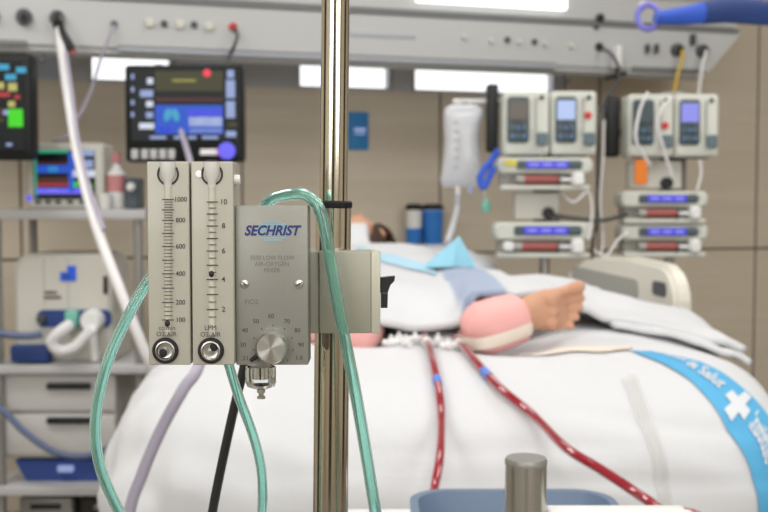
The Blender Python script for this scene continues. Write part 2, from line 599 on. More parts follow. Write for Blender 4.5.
b.box(((s_a+s_b)/2, -0.004, zlow+0.006), (s_b-s_a, 0.012, 0.016), 'beam_under', 0.003)
b.box(((s_a+s_b)/2, -0.0055, zlow+0.016), (s_b-s_a, 0.012, 0.005), 'beam_dark')
s_c, s_d = bz(-160, 44)[0], bz(27, 44)[0]
b.box(((s_c+s_d)/2, -0.004, zlow+0.012), (s_d-s_c, 0.012, 0.02), 'beam_dark', 0.003)
s_c, s_d = bz(632, 72)[0], bz(698, 76)[0]
b.box(((s_c+s_d)/2, -0.003, zlow+0.012), (s_d-s_c, 0.01, 0.016), 'beam_dark', 0.003)
b.build('trim_strip', root)
# built-in lamp
s_c, s_d = bz(417, 5)[0], bz(566, 10)[0]
b = B()
b.box(((s_c+s_d)/2, 0.005, zseam+0.067), (s_d-s_c, 0.03, 0.05), 'lamp', 0.004)
o = b.build('lamp_diffuser', root); o['label'] = 'bright white lamp diffuser'
# grey label slot
s_c, z_c = bz(350, 31); s_d, z_d = bz(415, 39)
b = B()
b.box(((s_c+s_d)/2, -0.001, (z_c+z_d)/2), (s_d-s_c, 0.006, abs(z_c-z_d)*0.8), 'beam_under', 0.001)
b.build('cover_plate', root)
# outlets
def outlet(px, py, r_px, kind):
    s, z = bz(px, py)
    rr = r_px*3.7e-3
    q = B()
    if kind == 'gas':
        q.lathe((s, 0, z), [(0, -0.03), (rr*.5, -0.03), (rr*.55, -0.022), (rr, -0.02), (rr*1.05, 0.001)], 'outlet_grey', (0, 1, 0), 24)
        q.lathe((s, 0, z), [(0, -0.045), (rr*.38, -0.045), (rr*.42, -0.025)], 'black', (0, 1, 0), 18)
        q.build('gas_outlet', root)
    else:
        mm = {'light': 'outlet_light', 'dark': 'outlet_grey', 'red': 'red', 'black': 'black'}[kind]
        q.lathe((s, 0, z), [(0, -0.012), (rr*.8, -0.012), (rr, -0.008), (rr, 0.001)], mm, (0, 1, 0), 18)
        o = q.build('socket', root)
        if kind == 'red': o['label'] = 'red socket with a cable'
for a in ((-8, 15, 6, 'gas'), (24, 17, 7, 'gas'), (57, 18, 6.5, 'gas'), (676, 50, 6.5, 'gas'), (701, 51, 6.5, 'gas')):
    outlet(*a)
for a in ((150, 23, 4.5, 'light'), (164, 24, 3.3, 'dark'), (180, 24.5, 4.5, 'light'), (194, 25, 3.3, 'dark'), (209, 26.5, 4.5, 'light'), (233, 27, 4, 'red'),
          (114, 24, 3, 'dark'), (42, 59, 4, 'dark'), (464, 37, 2.4, 'light'), (491, 41, 2.6, 'light'), (507, 40, 3, 'dark'), (519, 42, 2.6, 'light'), (534, 42, 3, 'dark'), (545, 44, 2.6, 'light'), (571, 46, 2.8, 'light'),
          (599, 47, 4.5, 'black'), (600, 18, 4.5, 'black'), (596, 27, 3, 'dark'), (567, 80, 3.4, 'dark')):
    outlet(*a)
for px in (646, 655):
    s, z = bz(px, 49)
    q = B(); q.box((s, -0.012, z), (0.012, 0.024, 0.035), 'outlet_grey', 0.003); q.build('socket', root)
s, z = bz(691, 40)
q = B(); q.box((s, -0.014, z), (0.014, 0.03, 0.045), 'outlet_grey', 0.004); q.build('latch', root)
# brackets that carry the beam from the wall
for s in (-1.6, 0.2, 1.2):
    q = B(); q.box((s, 0.36+0.07, zseam), (0.08, 0.155, 0.08), 'beam'); q.build('bracket', root)

# ================================================================== LEFT EQUIPMENT
RY = 3.4
def P(px, py, Y=RY): return W(px, py, Y)
def pbox(b, x0, y0, x1, y1, Y, depth, m, bevel=0.0, rad=0.0, edge=0.0):
    """box whose front face spans the given corner points at distance Y"""
    a, c = W(x0, y0, Y), W(x1, y1, Y)
    ctr = V(((a.x+c.x)/2, Y+depth/2, (a.z+c.z)/2))
    sz = (abs(c.x-a.x), depth, abs(a.z-c.z))
    if rad:
        b.rbox(ctr, sz, m, rad, edge=edge)
    else:
        b.box(ctr, sz, m, bevel)

zsh = P(60, 209).z; zmid = P(60, 363).z; zlo = P(60, 484).z
xl, xr = P(-3, 200).x, P(138, 200).x
root = thing('equipment_rack', 'grey metal equipment rack with shelves at the left wall side', 'rack', ((xl+xr)/2, RY+0.17, 0))
b = at_root(root)
for nm, z, hh in (('upper_shelf', zsh, 0.032), ('middle_shelf', zmid, 0.03), ('lower_shelf', zlo, 0.03)):
    q = at_root(root)
    q.box(((xl+xr)/2, RY+0.17, z-hh/2-.0015), (xr-xl+0.06 + (0.5 if False else 0), 0.40, hh), 'rack', 0.004)
    q.build(nm, root)
for x in (xl, xr):
    for y in (RY-0.005, RY+0.345):
        q = at_root(root)
        top = zsh-0.03 if y < RY+.1 else zsh+0.5
        q.cyl((x, y, 0.001), (x, y, top), 0.014, 'rack_post')
        q.build('post', root)

# machine with rounded casing (ventilator base) on the middle shelf
root = thing('ventilator', 'rounded beige ventilator case with blue badge on the middle rack shelf', 'ventilator', (P(62, 362).x, RY+0.12, zmid))
b = at_root(root)
pbox(b, 13, 254, 112, 361.2, RY+0.03, 0.26, 'casing', rad=0.055, edge=0.012)
b.box((P(62, 350).x, RY+0.16, zmid+.074), ((P(112, 0).x-P(13, 0).x)*0.99, 0.25, zmid*0+0.145), 'casing', 0.004)
body = b.build('casing', root)
q = at_root(root)
for px in (44, 68):
    pbox(q, px-0.7, 258, px+0.7, 312, RY+0.0285, 0.002, 'casing_seam')
q.build('seam', root)
q = at_root(root)
pbox(q, 60, 266, 76, 281, RY+0.026, 0.004, 's_blue'); pbox(q, 60, 266, 67, 272, RY+0.0255, 0.004, 'casing')
pbox(q, 63, 275, 70, 278, RY+0.0255, 0.004, 'deep_blue')
o = q.build('badge', root); o['label'] = 'square blue badge'
q = at_root(root)
pbox(q, 44, 291, 57, 294, RY+0.028, 0.002, 'ink_grey'); pbox(q, 44, 296, 61, 299, RY+0.028, 0.002, 'ink_grey')
q.build('caption', root)
q = at_root(root); pbox(q, 103, 276, 107.5, 294, RY+0.026, 0.004, 'black', 0.001); q.build('slot', root)
q = at_root(root); pbox(q, 37, 310, 111, 327, RY+0.022, 0.01, 'deep_blue', rad=0.02); q.build('connector_panel', root)
q = at_root(root)
c = P(42, 319, RY+0.02); q.lathe(c, [(0, -0.02), (0.012, -0.02), (0.016, -0.01), (0.016, 0.004)], 'outlet_grey', (0, 1, 0)); q.build('connector', root)
q = at_root(root)
c = P(94, 320, RY+0.02); q.lathe(c, [(0, -0.05), (0.028, -0.05), (0.036, -0.035), (0.036, 0.004)], 'white_plastic', (0, 1, 0))
q.tube([P(94, 322, RY-0.01), P(93, 335, RY-0.03), P(94, 350, RY-0.02), P(95, 360, RY-0.015)], 0.013, 'white_plastic')
q.build('valve', root)
q = at_root(root)
pbox(q, 64, 311, 77, 328, RY-0.005, 0.03, 'mint', 0.006); q.build('filter', root)
q = at_root(root)
q.tube([P(70, 325, RY-0.01), P(60, 332, RY-0.05), P(52, 342, RY-0.05), P(60, 351, RY-0.05), P(74, 348, RY-0.05), P(84, 338, RY-0.04), P(93, 330, RY-0.03)], 0.018, 'white_hose', ripple=0.1, per=14)
q.build('breathing_tube', root)

# blue grey hoses across the ventilator
root = tag(None or B().build('hose') if False else thing('hose', 'blue grey hose looping in front of the white drawers', 'hose', P(60, 430, RY-0.1)), None, None)
q = at_root(root)
q.tube([P(-30, 395, RY-0.06), P(0, 408, RY-0.07), P(25, 432, RY-0.08), P(55, 452, RY-0.09), P(85, 456, RY-0.09), P(108, 448, RY-0.09), P(128, 428, RY-0.08), P(150, 400, RY-0.05)], 0.011, 'blue_hose')
q.build('hose_tube', root)
root = thing('hose', 'short dark blue hose lying before the ventilator at the left edge', 'hose', P(0, 335, RY-0.1))
q = at_root(root)
q.tube([P(-30, 322, RY-0.06), P(0, 333, RY-0.07), P(25, 336, RY-0.06), P(42, 334, RY-0.04)], 0.012, 'blue_hose')
q.build('hose_tube', root)
root = thing('instrument_tray', 'small dark blue tray beside the ventilator on the middle shelf', 'tray', (P(28, 362).x, RY-0.01, zmid))
q = at_root(root)
pbox(q, 10, 346, 48, 362.6, RY-0.028, 0.05, 'deep_blue', 0.004); q.build('tray_body', root)

# drawers under the middle shelf
root = thing('hanging_drawer_unit', 'white two-drawer unit hung under the middle rack shelf', 'drawer unit', (P(60, 363).x, RY+0.15, P(0, 459).z))
b = at_root(root)
pbox(b, 4, 375, 118, 458, RY+0.02, 0.3, 'drawer', 0.006)
b.build('carcass', root)
for y0, y1 in ((373.5, 412), (414, 456)):
    q = at_root(root); pbox(q, 5, y0+1, 116, y1-1, RY+0.004, 0.016, 'drawer', 0.004); d = q.build('drawer', root)
    q = at_root(root); pbox(q, 46, y0+10 if y0 < 400 else y0+4, 90, y0+16 if y0 < 400 else y0+10, RY-0.012, 0.02, 'black', 0.004); q.build('handle', d)
# blue bin on the lower shelf
root = thing('storage_bin', 'blue plastic bin on the lower shelf beneath the white drawers', 'bin', (P(58, 484).x, RY+0.14, zlo+.0005))
b = B()
w0, w1, h = 0.115, 0.145, P(0, 459.5).z - zlo - .008
vs = []
for (w, d, z) in ((w0, .10, 0), (w1, .12, h), (w1-.008, .112, h), (w0-.008, .092, .006)):
    vs += [V((-w, -d, z)), V((w, -d, z)), V((w, d, z)), V((-w, d, z))]
fs = [(4*k+i, 4*k+(i+1) % 4, 4*(k+1)+(i+1) % 4, 4*(k+1)+i) for k in range(3) for i in range(4)] + [(3, 2, 1, 0), (12, 13, 14, 15)]
b.add(vs, fs, 'bin'); b.build('bin_shell', root)
q = B(); q.box((0.02, -0.122, h*0.62), (0.05, 0.02, 0.02), 's_pale', 0.003); q.build('label_holder', root)
# dark case low down
root = thing('supply_case', 'dark case standing on the floor below the lower shelf', 'case', (-.905, RY+0.17, 0.001))
q = B(); q.box((0, 0, 0.11), (0.2, 0.2, 0.22), 'wall_dark', 0.01); q.build('case_body', root)
q = B(); q.box((0, -0.104, 0.19), (0.1, 0.012, 0.016), 'steel_dull', 0.003); q.build('handle', root)
root = thing('supply_case', 'grey case standing on the floor under the rack, left of the dark case', 'case', (-1.115, RY+0.17, 0.001))
q = B(); q.box((0, 0, 0.11), (0.18, 0.2, 0.22), 'rack_post', 0.01); q.build('case_body', root)
q = B(); q.box((0, -0.104, 0.19), (0.1, 0.012, 0.016), 'black', 0.003); q.build('handle', root)

# small patient monitor on the shelf
root = thing('patient_monitor', 'small grey patient monitor with colourful traces on the upper rack shelf', 'monitor', (P(64, 209).x, RY+0.08, zsh))
b = at_root(root)
pbox(b, 27, 143, 104, 208.6, RY+0.02, 0.13, 'casing', rad=0.012, edge=0.006)
b.build('housing', root)
q = at_root(root)
Yf = RY+0.0195
pbox(q, 33, 150, 95, 199, Yf-0.004, 0.005, 'screen_black')
for (x0, y0, x1, y1, m) in ((34, 150, 37, 197, 's_teal'), (36, 150, 68, 153, 's_teal'), (68, 152, 75, 192, 's_blue'), (37, 165, 70, 173, 's_blue'), (48, 166, 58, 172, 's_cyan'), (37, 162, 68, 164, 's_maroon'),
                            (37, 178, 68, 182, 's_maroon'), (37, 183, 68, 186, 's_red'), (36, 188, 84, 194, 's_violet'), (48, 189, 58, 192, 's_pale'), (72, 151, 78, 157, 's_yellow'), (78, 150, 94, 156, 's_pale'),
                            (72, 170, 95, 177, 's_white'), (73, 182, 78, 187, 's_green'), (86, 184, 92, 189, 's_green'), (85, 160, 93, 168, 's_pale')):
    pbox(q, x0, y0, x1, y1, Yf-0.0055, 0.002, m)
q.build('screen', root)
q = at_root(root); q.ball(P(29, 198, Yf), 0.010, 's_violet'); q.build('power_light', root)
for px in (38, 48, 58, 70, 82):
    q = at_root(root); pbox(q, px-3, 200, px+3, 204, Yf-0.002, 0.004, 'pump_dark'); q.build('button', root)

# small things on the shelf beside it
root = thing('bottle', 'white bottle with pink label on the upper rack shelf', 'bottle', (P(113, 209).x, RY+0.05, zsh))
q = B(); hh = P(0, 152).z - zsh
q.lathe((0, 0, 0), [(0, 0), (0.028, 0), (0.03, 0.01), (0.03, hh*.62), (0.012, hh*.75), (0.012, hh*.85)], 'white_plastic'); q.build('bottle_body', root)
q = B(); q.lathe((0, 0, 0), [(0.0306, hh*.3), (0.0306, hh*.6)], 'pinkish'); q.build('paper_label', root)
q = B(); q.lathe((0, 0, 0), [(0.015, hh*.82), (0.015, hh), (0, hh)], 'pinkish'); q.build('bottle_cap', root)
root = thing('syringe_driver', 'dark grey gadget with white knob on the upper shelf end', 'device', (P(132, 209).x, RY+0.04, zsh))
q = B(); q.rbox((0, 0, 0.05), (0.044, 0.09, 0.10), 'pump_dark', 0.01, edge=0.006); q.build('gadget_body', root)
q = B(); q.lathe((0, -0.045, 0.07), [(0, -0.02), (0.012, -0.018), (0.014, 0.001)], 'white_plastic', (0, 1, 0)); q.build('knob', root)
root = thing('cup', 'white cup standing right of the small patient monitor on the shelf', 'cup', (P(106, 209).x+0.0, RY-0.01, zsh))
q = B(); q.lathe((0, 0, 0), [(0, 0), (0.016, 0), (0.022, 0.05), (0.02, 0.05), (0.014, 0.004), (0, 0.004)], 'white_plastic'); q.build('cup_body', root)

# big monitors
def monitor_shell(root, x0, y0, x1, y1, Y, m='monitor_black', rad=0.012, depth=0.06):
    b = at_root(root)
    pbox(b, x0, y0, x1, y1, Y, depth, m, rad=rad, edge=0.006)
    return b.build('housing', root)
MY = 3.25
root = thing('ventilator_monitor', 'black ventilator screen with blue panes and violet dial behind the flowmeters', 'monitor', W(184, 165, MY))
root.rotation_euler = (0, 0, 0)
monitor_shell(root, 124.5, 65, 243.5, 162, MY)
q = at_root(root)
pbox(q, 131, 70, 239, 141, MY-0.003, 0.004, 'screen_black')
F = MY-0.0045
for (x0, y0, x1, y1, m) in ((155, 71, 223, 91, 's_olive'), (172, 79, 196, 82, 's_yellow'), (156, 98, 222, 101, 's_maroon'), (155, 105, 223, 134, 's_blue'), (188, 110, 222, 115, 's_violet'),
                            (189, 117, 222, 126, 's_white'), (190, 128, 222, 133, 's_pale'), (159, 127, 172, 133, 's_violet'), (227, 70, 234, 78, 's_pale'), (226, 80, 235, 98, 's_pale'),
                            (226, 101, 235, 118, 's_pale'), (228, 122, 237, 127, 's_olive'), (226, 131, 236, 137, 's_pale'), (147, 78, 153, 84, 's_white'), (140, 90, 153, 97, 's_pale'), (146, 101, 153, 107, 's_white'),
                            (146, 112, 153, 118, 's_pale'), (139, 123, 154, 129, 's_white'), (131, 74, 134, 79, 's_pale'), (131, 87, 134, 92, 's_pale'), (131, 100, 134, 105, 's_pale'), (131, 112, 134, 117, 's_pale'),
                            (150, 136, 166, 139, 's_pale'), (174, 136, 182, 139, 's_pale'), (188, 136, 196, 139, 's_pale'), (202, 136, 218, 139, 's_pale')):
    pbox(q, x0, y0, x1, y1, F, 0.0015, m)
# lungs
for px, dx in ((167.5, -1), (175.5, 1)):
    q.ball(W(px, 115, F), (0.011, 0.001, 0.02), 's_cyan', n=14, k=10, rot=Matrix.Rotation(-dx*0.3, 4, 'Y'))
q.lathe(W(207, 73, F), [(0, -0.001), (0.012, 0), (0.012, 0.002)], 's_rose', (0, 1, 0), 16)
q.build('screen', root)
q = at_root(root)
q.lathe(W(227, 151, MY-0.001), [(0, -0.02), (0.02, -0.02), (0.026, -0.014), (0.026, 0.002)], 's_violet', (0, 1, 0), 28)
o = q.build('dial', root); o['label'] = 'lit violet control dial'
for px in (134, 144, 153, 162, 171):
    q = at_root(root); pbox(q, px-3, 149, px+4, 159, MY-0.002, 0.004, 'frame', 0.001); q.build('button', root)
q = at_root(root); pbox(q, 200, 149, 217, 155, MY-0.002, 0.004, 'white_plastic', 0.001); q.build('button', root)
q = at_root(root); pbox(q, 217, 149, 220, 155, MY-0.002, 0.004, 's_rose', 0.001); q.build('alarm_light', root)
q = at_root(root)
c = W(184, 120, MY+0.06)
q.tube([c, c+V((0, 0.06, 0)), c+V((0.0, 0.09, -0.05)), V((c.x, c.y+0.09, 0.02))], 0.02, 'rack_post')
q.lathe((c.x, c.y+0.09, 0.001), [(0, 0.03), (0.05, 0.03), (0.14, 0.015), (0.145, 0), (0, 0)], 'rack_post')
q.build('stand', root)

AY = 3.2
root = thing('vital_signs_monitor', 'black bedside monitor showing coloured numbers, cut by the left picture edge', 'monitor', W(-25, 160, AY))
monitor_shell(root, -86, 52, 33, 160, AY, rad=0.02)
q = at_root(root)
pbox(q, -78, 61, 25, 150, AY-0.003, 0.004, 'screen_black')
F = AY-0.0045
for (x0, y0, x1, y1, m) in ((-2, 64, 9, 70, 's_cyan'), (16, 67, 26, 73, 's_cyan'), (5, 74, 16, 80, 's_cyan'), (-4, 82, 4, 89, 's_yellow'), (8, 83, 17, 91, 's_yellow'), (-4, 92, 10, 97, 's_red'), (14, 95, 20, 99, 's_red'),
                            (8, 101, 15, 107, 's_yellow'), (8, 109, 23, 127, 's_green'), (-4, 108, 2, 116, 's_maroon'), (3, 110, 8, 115, 's_pale'), (6, 143, 12, 146, 's_pale'), (-8, 118, 4, 122, 's_olive'),
                            (-76, 70, -10, 73, 's_green'), (-76, 88, -10, 91, 's_yellow'), (-76, 106, -10, 109, 's_red'), (-76, 124, -10, 127, 's_cyan')):
    pbox(q, x0, y0, x1, y1, F, 0.0015, m)
q.build('screen', root)
q = at_root(root)
c = W(-25, 110, AY+0.06)
q.tube([c, c+V((-.02, 0.08, 0)), c+V((-.2, 0.12, -0.02)), c+V((-.25, 0.13, -0.2)), V((c.x-.25, c.y+0.13, 0.02))], 0.02, 'rack_post')
q.lathe((c.x-.25, c.y+0.13, 0.001), [(0, 0.03), (0.05, 0.03), (0.14, 0.015), (0.145, 0), (0, 0)], 'rack_post')
q.build('stand', root)

# hoses and cables from the beam
def bp(px, py, out=0.03):
    s, z = bz(px, py); return wl(s, BY, z, out)
def hose(name, label, cat, pts, r, m, part='hose_tube', **k):
    root = thing(name, label, cat, pts[-1])
    q = at_root(root)
    q.tube(pts, r, m, **k)
    q.build(part, root)
    return root
o_ = hose('breathing_hose', 'white corrugated hose hanging from the black beam outlet down past the left monitors', 'hose',
     [bp(57, 21, 0.068), bp(59, 29, 0.10), W(62, 55, 3.45), W(70, 110, 3.15), W(80, 165, 2.95), W(97, 228, 2.78), W(120, 290, 2.68), W(140, 340, 2.65), W(156, 378, 2.66), W(167, 415, 2.74), W(172, 470, 2.8), W(172, 560, 2.85)], 0.0132, 'white_hose', ripple=0.06, per=26)
q = at_root(o_)
q.tube([W(66, 52, 3.4), W(72, 95, 3.12), W(78, 140, 3.0), W(90, 190, 2.85), W(104, 230, 2.72)], 0.006, 'grey_hose'); q.build('sampling_line', o_)
q = at_root(o_)
q.cyl(bp(57, 20.5, 0.062), bp(58, 31, 0.12), 0.016, 'black'); q.build('connector', o_)
q = at_root(o_); q.tube([bp(59, 26, .1), bp(62, 38, .12), bp(67, 48, .14), bp(71, 56, .14)], 0.012, 'black', r_end=.016); q.tube([bp(70, 54, .14), bp(73, 60, .14)], .013, 'syringe_red'); x_ = q.build('sensor_lead', o_); x_['label'] = 'black sensor lead with red end'
hose('hose', 'lavender grey hose arching behind the flowmeters and down before the bed foot', 'hose',
     [W(181, 131, 3.1), W(191, 165, 2.6), W(203, 230, 2.0), W(208, 300, 1.6), W(200, 362, 1.42), W(183, 390, 1.38), W(160, 432, 1.38), W(142, 475, 1.38), W(128, 520, 1.38), W(112, 640, 1.38), V((-.36, 1.38, 0.02))], 0.0078, 'grey_hose')
hose('cable', 'thin dark cable dropping from the red beam socket', 'cable', [bp(233, 28, .02), bp(235, 38, .05), bp(232, 48, .05), bp(227, 60, .04), W(232, 75, 3.5)], 0.006, 'outlet_grey', 'cable_cord')
hose('cable', 'thin grey cable slanting down from a beam socket above the left windows', 'cable', [bp(114, 26, .02), bp(109, 38, .04), bp(100, 62, .04), W(92, 88, 3.6), W(82, 110, 3.45), W(66, 136, 3.4), W(52, 141, 3.4)], 0.005, 'grey_hose', 'cable_cord')
hose('cable', 'black cable hanging from the black plug left of the pale canister on the beam', 'cable', [bp(599, 48, .02), bp(602, 60, .09), bp(604, 80, .12), W(601, 110, 3.86), W(598, 160, 3.8), W(597, 220, 3.78), W(592, 260, 3.76), V((.75, 3.78, .3)), V((.75, 3.8, .02))], 0.006, 'outlet_grey', 'cable_cord')
hose('tubing', 'amber yellow tube hanging from the round beam outlet at the right', 'tube', [bp(676, 52, .045), bp(674, 62, .06), bp(670, 74, .06), bp(667, 88, .06), bp(665, 96, .06)], 0.0075, 'yellow_tube')
hose('tubing', 'pale grey tube hanging from the rightmost beam outlet', 'tube', [bp(700, 52, .045), bp(694, 66, .06), bp(692, 80, .06), bp(690, 97, .06)], 0.006, 'white_hose')

# grey valve block hanging under the beam at the right of the windows
s, z = bz(613, 58)
root = thing('suction_regulator', 'white upright regulator fixed to the beam near the black plug', 'regulator', wl(s, BY, z))
root.rotation_euler = (0, 0, TH)
q = B(); q.rbox((0, -0.028, 0), (0.022, 0.05, 0.085), 'white_plastic', 0.006, edge=0.003); q.build('regulator_body', root)
q = B(); q.cyl((-0.05, -0.03, -0.085), (0.04, -0.03, -0.06), 0.009, 'black'); q.cyl((0.0, -0.03, -0.09), (0, -0.03, -0.03), 0.007, 'black'); q.build('tap_lever', root)

# bright blue arm, top right
root = thing('support_arm', 'bright blue covered arm with lilac ring at the top right corner', 'arm', W(655, 16, 3.0))
q = at_root(root)
A = [W(655, 18, 3.0), W(680, 16, 2.95), W(706, 12.5, 2.9)]
def ribbon(q, pts, hs, th, m):
    """upright flattened arm: ellipse sections"""
    n = 16; vs = []; fs = []
    for p, h in zip(pts, hs):
        for k in range(n):
            t = 2*PI*k/n
            vs.append(p + V((0, math.cos(t)*th*(1 if h > .01 else .5), math.sin(t)*h)))
    for i in range(len(pts)-1):
        for k in range(n):
            fs.append((i*n+k, i*n+(k+1) % n, (i+1)*n+(k+1) % n, (i+1)*n+k))
    q.add(vs, fs, m, True)
    q.add(vs, [tuple(range(n))[::-1], tuple(range((len(pts)-1)*n, len(pts)*n))], m)
ribbon(q, A, (0.018, 0.024, 0.030), 0.03, 'bright_blue')
q.build('sleeve', root)
q = at_root(root)
A2 = [W(704, 12.8, 2.9), W(725, 10, 2.85), W(745, 11, 2.8), W(775, 14, 2.7), W(830, 16, 2.5), W(930, 20, 2.4)]
ribbon(q, A2, (0.031, 0.034, 0.034, 0.03, 0.03, 0.03), 0.034, 'deep_blue')
q.build('arm_cover', root)
q = at_root(root)
c = W(648, 17, 3.0)
pts = [c + V((0.030*math.cos(t), 0, 0.034*math.sin(t))) for t in [2*PI*i/28 for i in range(29)]]
q.tube(pts, 0.008, 'lilac', raw=True); q.build('ring', root)
q = at_root(root); q.cyl(W(643, 5, 3.0), W(643, 5, 3.02), 0.012, 'white_plastic'); q.cyl(W(643, 5, 3.01), W(645, 14, 3.01), 0.004, 'steel_dull'); q.build('clip', root)
q = at_root(root); e = W(930, 20, 2.4); q.cyl(e, V((e.x, e.y, 2.799)), 0.03, 'deep_blue'); q.build('ceiling_mount', root)

# ================================================================== PUMPS
def make_pump(name, label, x0, y0, x1, y1, Y, lit, red):
    root = thing(name, label, 'infusion pump', W((x0+x1)/2, y1, Y), group=None)
    w = W(x1, y0, Y).x - W(x0, y0, Y).x
    h = W(x0, y0, Y).z - W(x0, y1, Y).z
    b = B(); b.rbox((0, 0.06, h/2), (w*.97, 0.12, h), 'pump', 0.014, edge=0.008); b.build('housing', root)
    b = B(); b.rbox((-w*.17, -0.002, h*.55), (w*.46, 0.008, h*.72), 'pump_dark', 0.012, edge=0.002); pn = b.build('control_panel', root)
    b = B(); b.box((-w*.17, -0.008, h*.70), (w*.38, 0.004, h*.30), lit); b.build('display', pn)
    for i in range(3):
        for j in range(2):
            b = B(); b.box((-w*.17+(i-1)*w*.12, -0.008, h*(.42-.13*j)), (w*.08, 0.006, h*.06), 'key_blue' if (i+j) % 2 else 'pump_door', 0.001); b.build('key', pn)
    b = B(); b.rbox((w*.33, -0.004, h*.25), (w*.24, 0.012, h*.2), 'pump_door', 0.006, edge=0.003); b.build('door_latch', root)
    b = B(); b.box((w*.2, -0.003, h*.6), (0.003, 0.008, h*.6), 'casing_seam'); b.build('door_seam', root)
    b = B(); b.box((0, 0.05, -0.001), (w*.6, 0.07, 0.006), 'pump_dark', 0.002); b.build('foot', root)
    b = B(); b.ball((w*.32, -0.001, h*.9), 0.008, 'outlet_grey'); b.build('alarm_light', root)
    if red:
        b = B(); b.lathe((w*.3, 0, h*red), [(0, -0.006), (0.012, -0.005), (0.013, 0.002)], 'red', (0, 1, 0), 16); o = b.build('stop_button', root); o['label'] = 'red stop button'
    return root
PL, PR = 3.5, 3.6
g = 'upright infusion pumps at the bed head'
for o in (make_pump('infusion_pump', 'upright cream infusion pump with unlit brown display, beside the black holder', 502, 91, 550, 155, PL, 'lcd_off', 0),
          make_pump('infusion_pump', 'upright cream infusion pump with pale lit display and red button', 550, 91, 597, 155, PL, 'lcd_white', .62),
          make_pump('infusion_pump', 'upright cream infusion pump draped with clear lines above the orange tag', 627, 94, 674, 157, PR, 'pump_dark', .5),
          make_pump('infusion_pump', 'upright cream infusion pump with lilac display, furthest right', 674, 94, 719, 157, PR, 'lcd_lilac', 0)):
    o['group'] = g

def make_syringe_pump(label, x0, y0, x1, y1, Y, extra):
    root = thing('syringe_pump', label, 'syringe pump', W((x0+x1)/2, y1, Y), group='flat syringe pumps in the two racks')
    w = W(x1, y0, Y).x - W(x0, y0, Y).x
    h = W(x0, y0, Y).z - W(x0, y1, Y).z
    b = B(); b.rbox((0, 0.06, h*.74), (w, 0.12, h*.50), 'pump', 0.02, edge=0.008)
    b.rbox((0, 0.075, h*.27), (w*.9, 0.09, h*.53), 'casing_seam', 0.008, edge=0.004); b.build('housing', root)
    b = B(); b.rbox((0, 0.03, h*.07), (w*.94, 0.08, h*.14), 'pump', 0.006, edge=0.004); b.build('syringe_ledge', root)
    b = B(); b.rbox((w*.04, -0.002, h*.76), (w*.68, 0.008, h*.26), 'pump_dark', 0.008, edge=0.002); pn = b.build('control_panel', root)
    b = B(); b.box((w*.02, -0.008, h*.77), (w*.44, 0.004, h*.2), 'lcd_blue')
    for i in range(3): b.box((w*(-.12+.14*i), -0.0105, h*.77), (w*.09, 0.001, h*.08), 'lcd_lilac')
    b.build('display', pn)
    for i in range(3):
        b = B(); b.box((w*(.28+.045*i), -0.008, h*.77), (w*.03, 0.005, h*.13), 'pump_door', 0.001); b.build('key', pn)
    b = B()
    b.cyl((-w*.22, -0.002, h*.31), (w*.14, -0.002, h*.31), 0.013, 'syringe_red'); b.cyl((-w*.30, -0.002, h*.31), (-w*.22, -0.002, h*.31), 0.013, 'casing_seam'); b.cyl((-w*.36, -0.002, h*.31), (-w*.30, -0.002, h*.31), 0.004, 'clear'); sy = b.build('syringe', root)
    b = B(); b.cyl((w*.14, -0.002, h*.31), (w*.28, -0.002, h*.31), 0.006, 'white_plastic'); b.cyl((w*.275, -0.002, h*.31), (w*.285, -0.002, h*.31), 0.018, 'white_plastic'); b.cyl((w*.135, -0.002, h*.31), (w*.145, -0.002, h*.31), 0.02, 'outlet_grey'); b.build('plunger', sy)
    b = B(); b.rbox((w*.34, 0.0, h*.33), (w*.12, 0.05, h*.4), 'white_plastic', 0.012, edge=0.006); b.build('plunger_driver', root)
    if extra == 'yellow':
        b = B(); b.box((-w*.36, -0.003, h*.82), (w*.13, 0.004, h*.17), 'yellow'); o = b.build('paper_label', root); o['label'] = 'yellow sticker'
    if extra == 'white':
        b = B(); b.rbox((-w*.36, -0.01, h*.33), (w*.11, 0.03, h*.26), 'white_plastic', 0.012, edge=0.004); b.build('syringe_clamp', root)
    return root
make_syringe_pump('syringe pump with yellow sticker directly under the two left upright pumps', 497, 157, 593, 190, PL, 'yellow')
make_syringe_pump('syringe pump hung lowest in the left rack, above the bed blanket', 494, 222, 593, 258, PL, 'white')
make_syringe_pump('syringe pump upper of the close pair under the orange tag', 621, 191, 708, 223.5, PR, '')
make_syringe_pump('syringe pump lower of the close pair behind the cream bed rail', 621, 224, 708, 257, PR, '')

def pump_column(label, px, pcol0, pcol1, Y, ycol0, ycol1, knob):
    c = W(px, 200, Y+0.17)
    root = thing('pump_stand', label, 'stand', (c.x, c.y, 0))
    zt = W(px, 88, Y).z
    b = B(); b.cyl((0, 0, 0.03), (0, 0, zt), 0.018, 'steel_dull'); b.build('pole', root)
    b = B(); b.lathe((0, 0, 0), [(0, 0.06), (0.03, 0.06), (0.05, 0.035), (0.16, 0.02), (0.17, 0.001), (0, 0.001)], 'rack_post'); b.build('base', root)
    x0, x1 = W(pcol0, ycol0, Y+0.05).x - c.x, W(pcol1, ycol0, Y+0.05).x - c.x
    z0, z1 = W(px, ycol1, Y).z, W(px, ycol0, Y).z
    b = B(); b.box(((x0+x1)/2, -0.085, (z0+z1)/2), (x1-x0, 0.07, z1-z0-0.008), 'casing', 0.006); col = b.build('docking_column', root)
    b = B(); kk = W(knob[0], knob[1], Y+0.05); b.lathe((kk.x-c.x, -0.12, kk.z), [(0, -0.03), (0.017, -0.03), (0.02, -0.02), (0.02, 0.01)], 'black', (0, 1, 0), 18); b.build('knob', col)
    zb = W(px, 258, Y).z
    b = B(); b.box((0, -0.031, (zb+zt)/2), (0.09, 0.024, zt-zb), 'rack_post', 0.004); b.build('backplate', root)
    return root, c
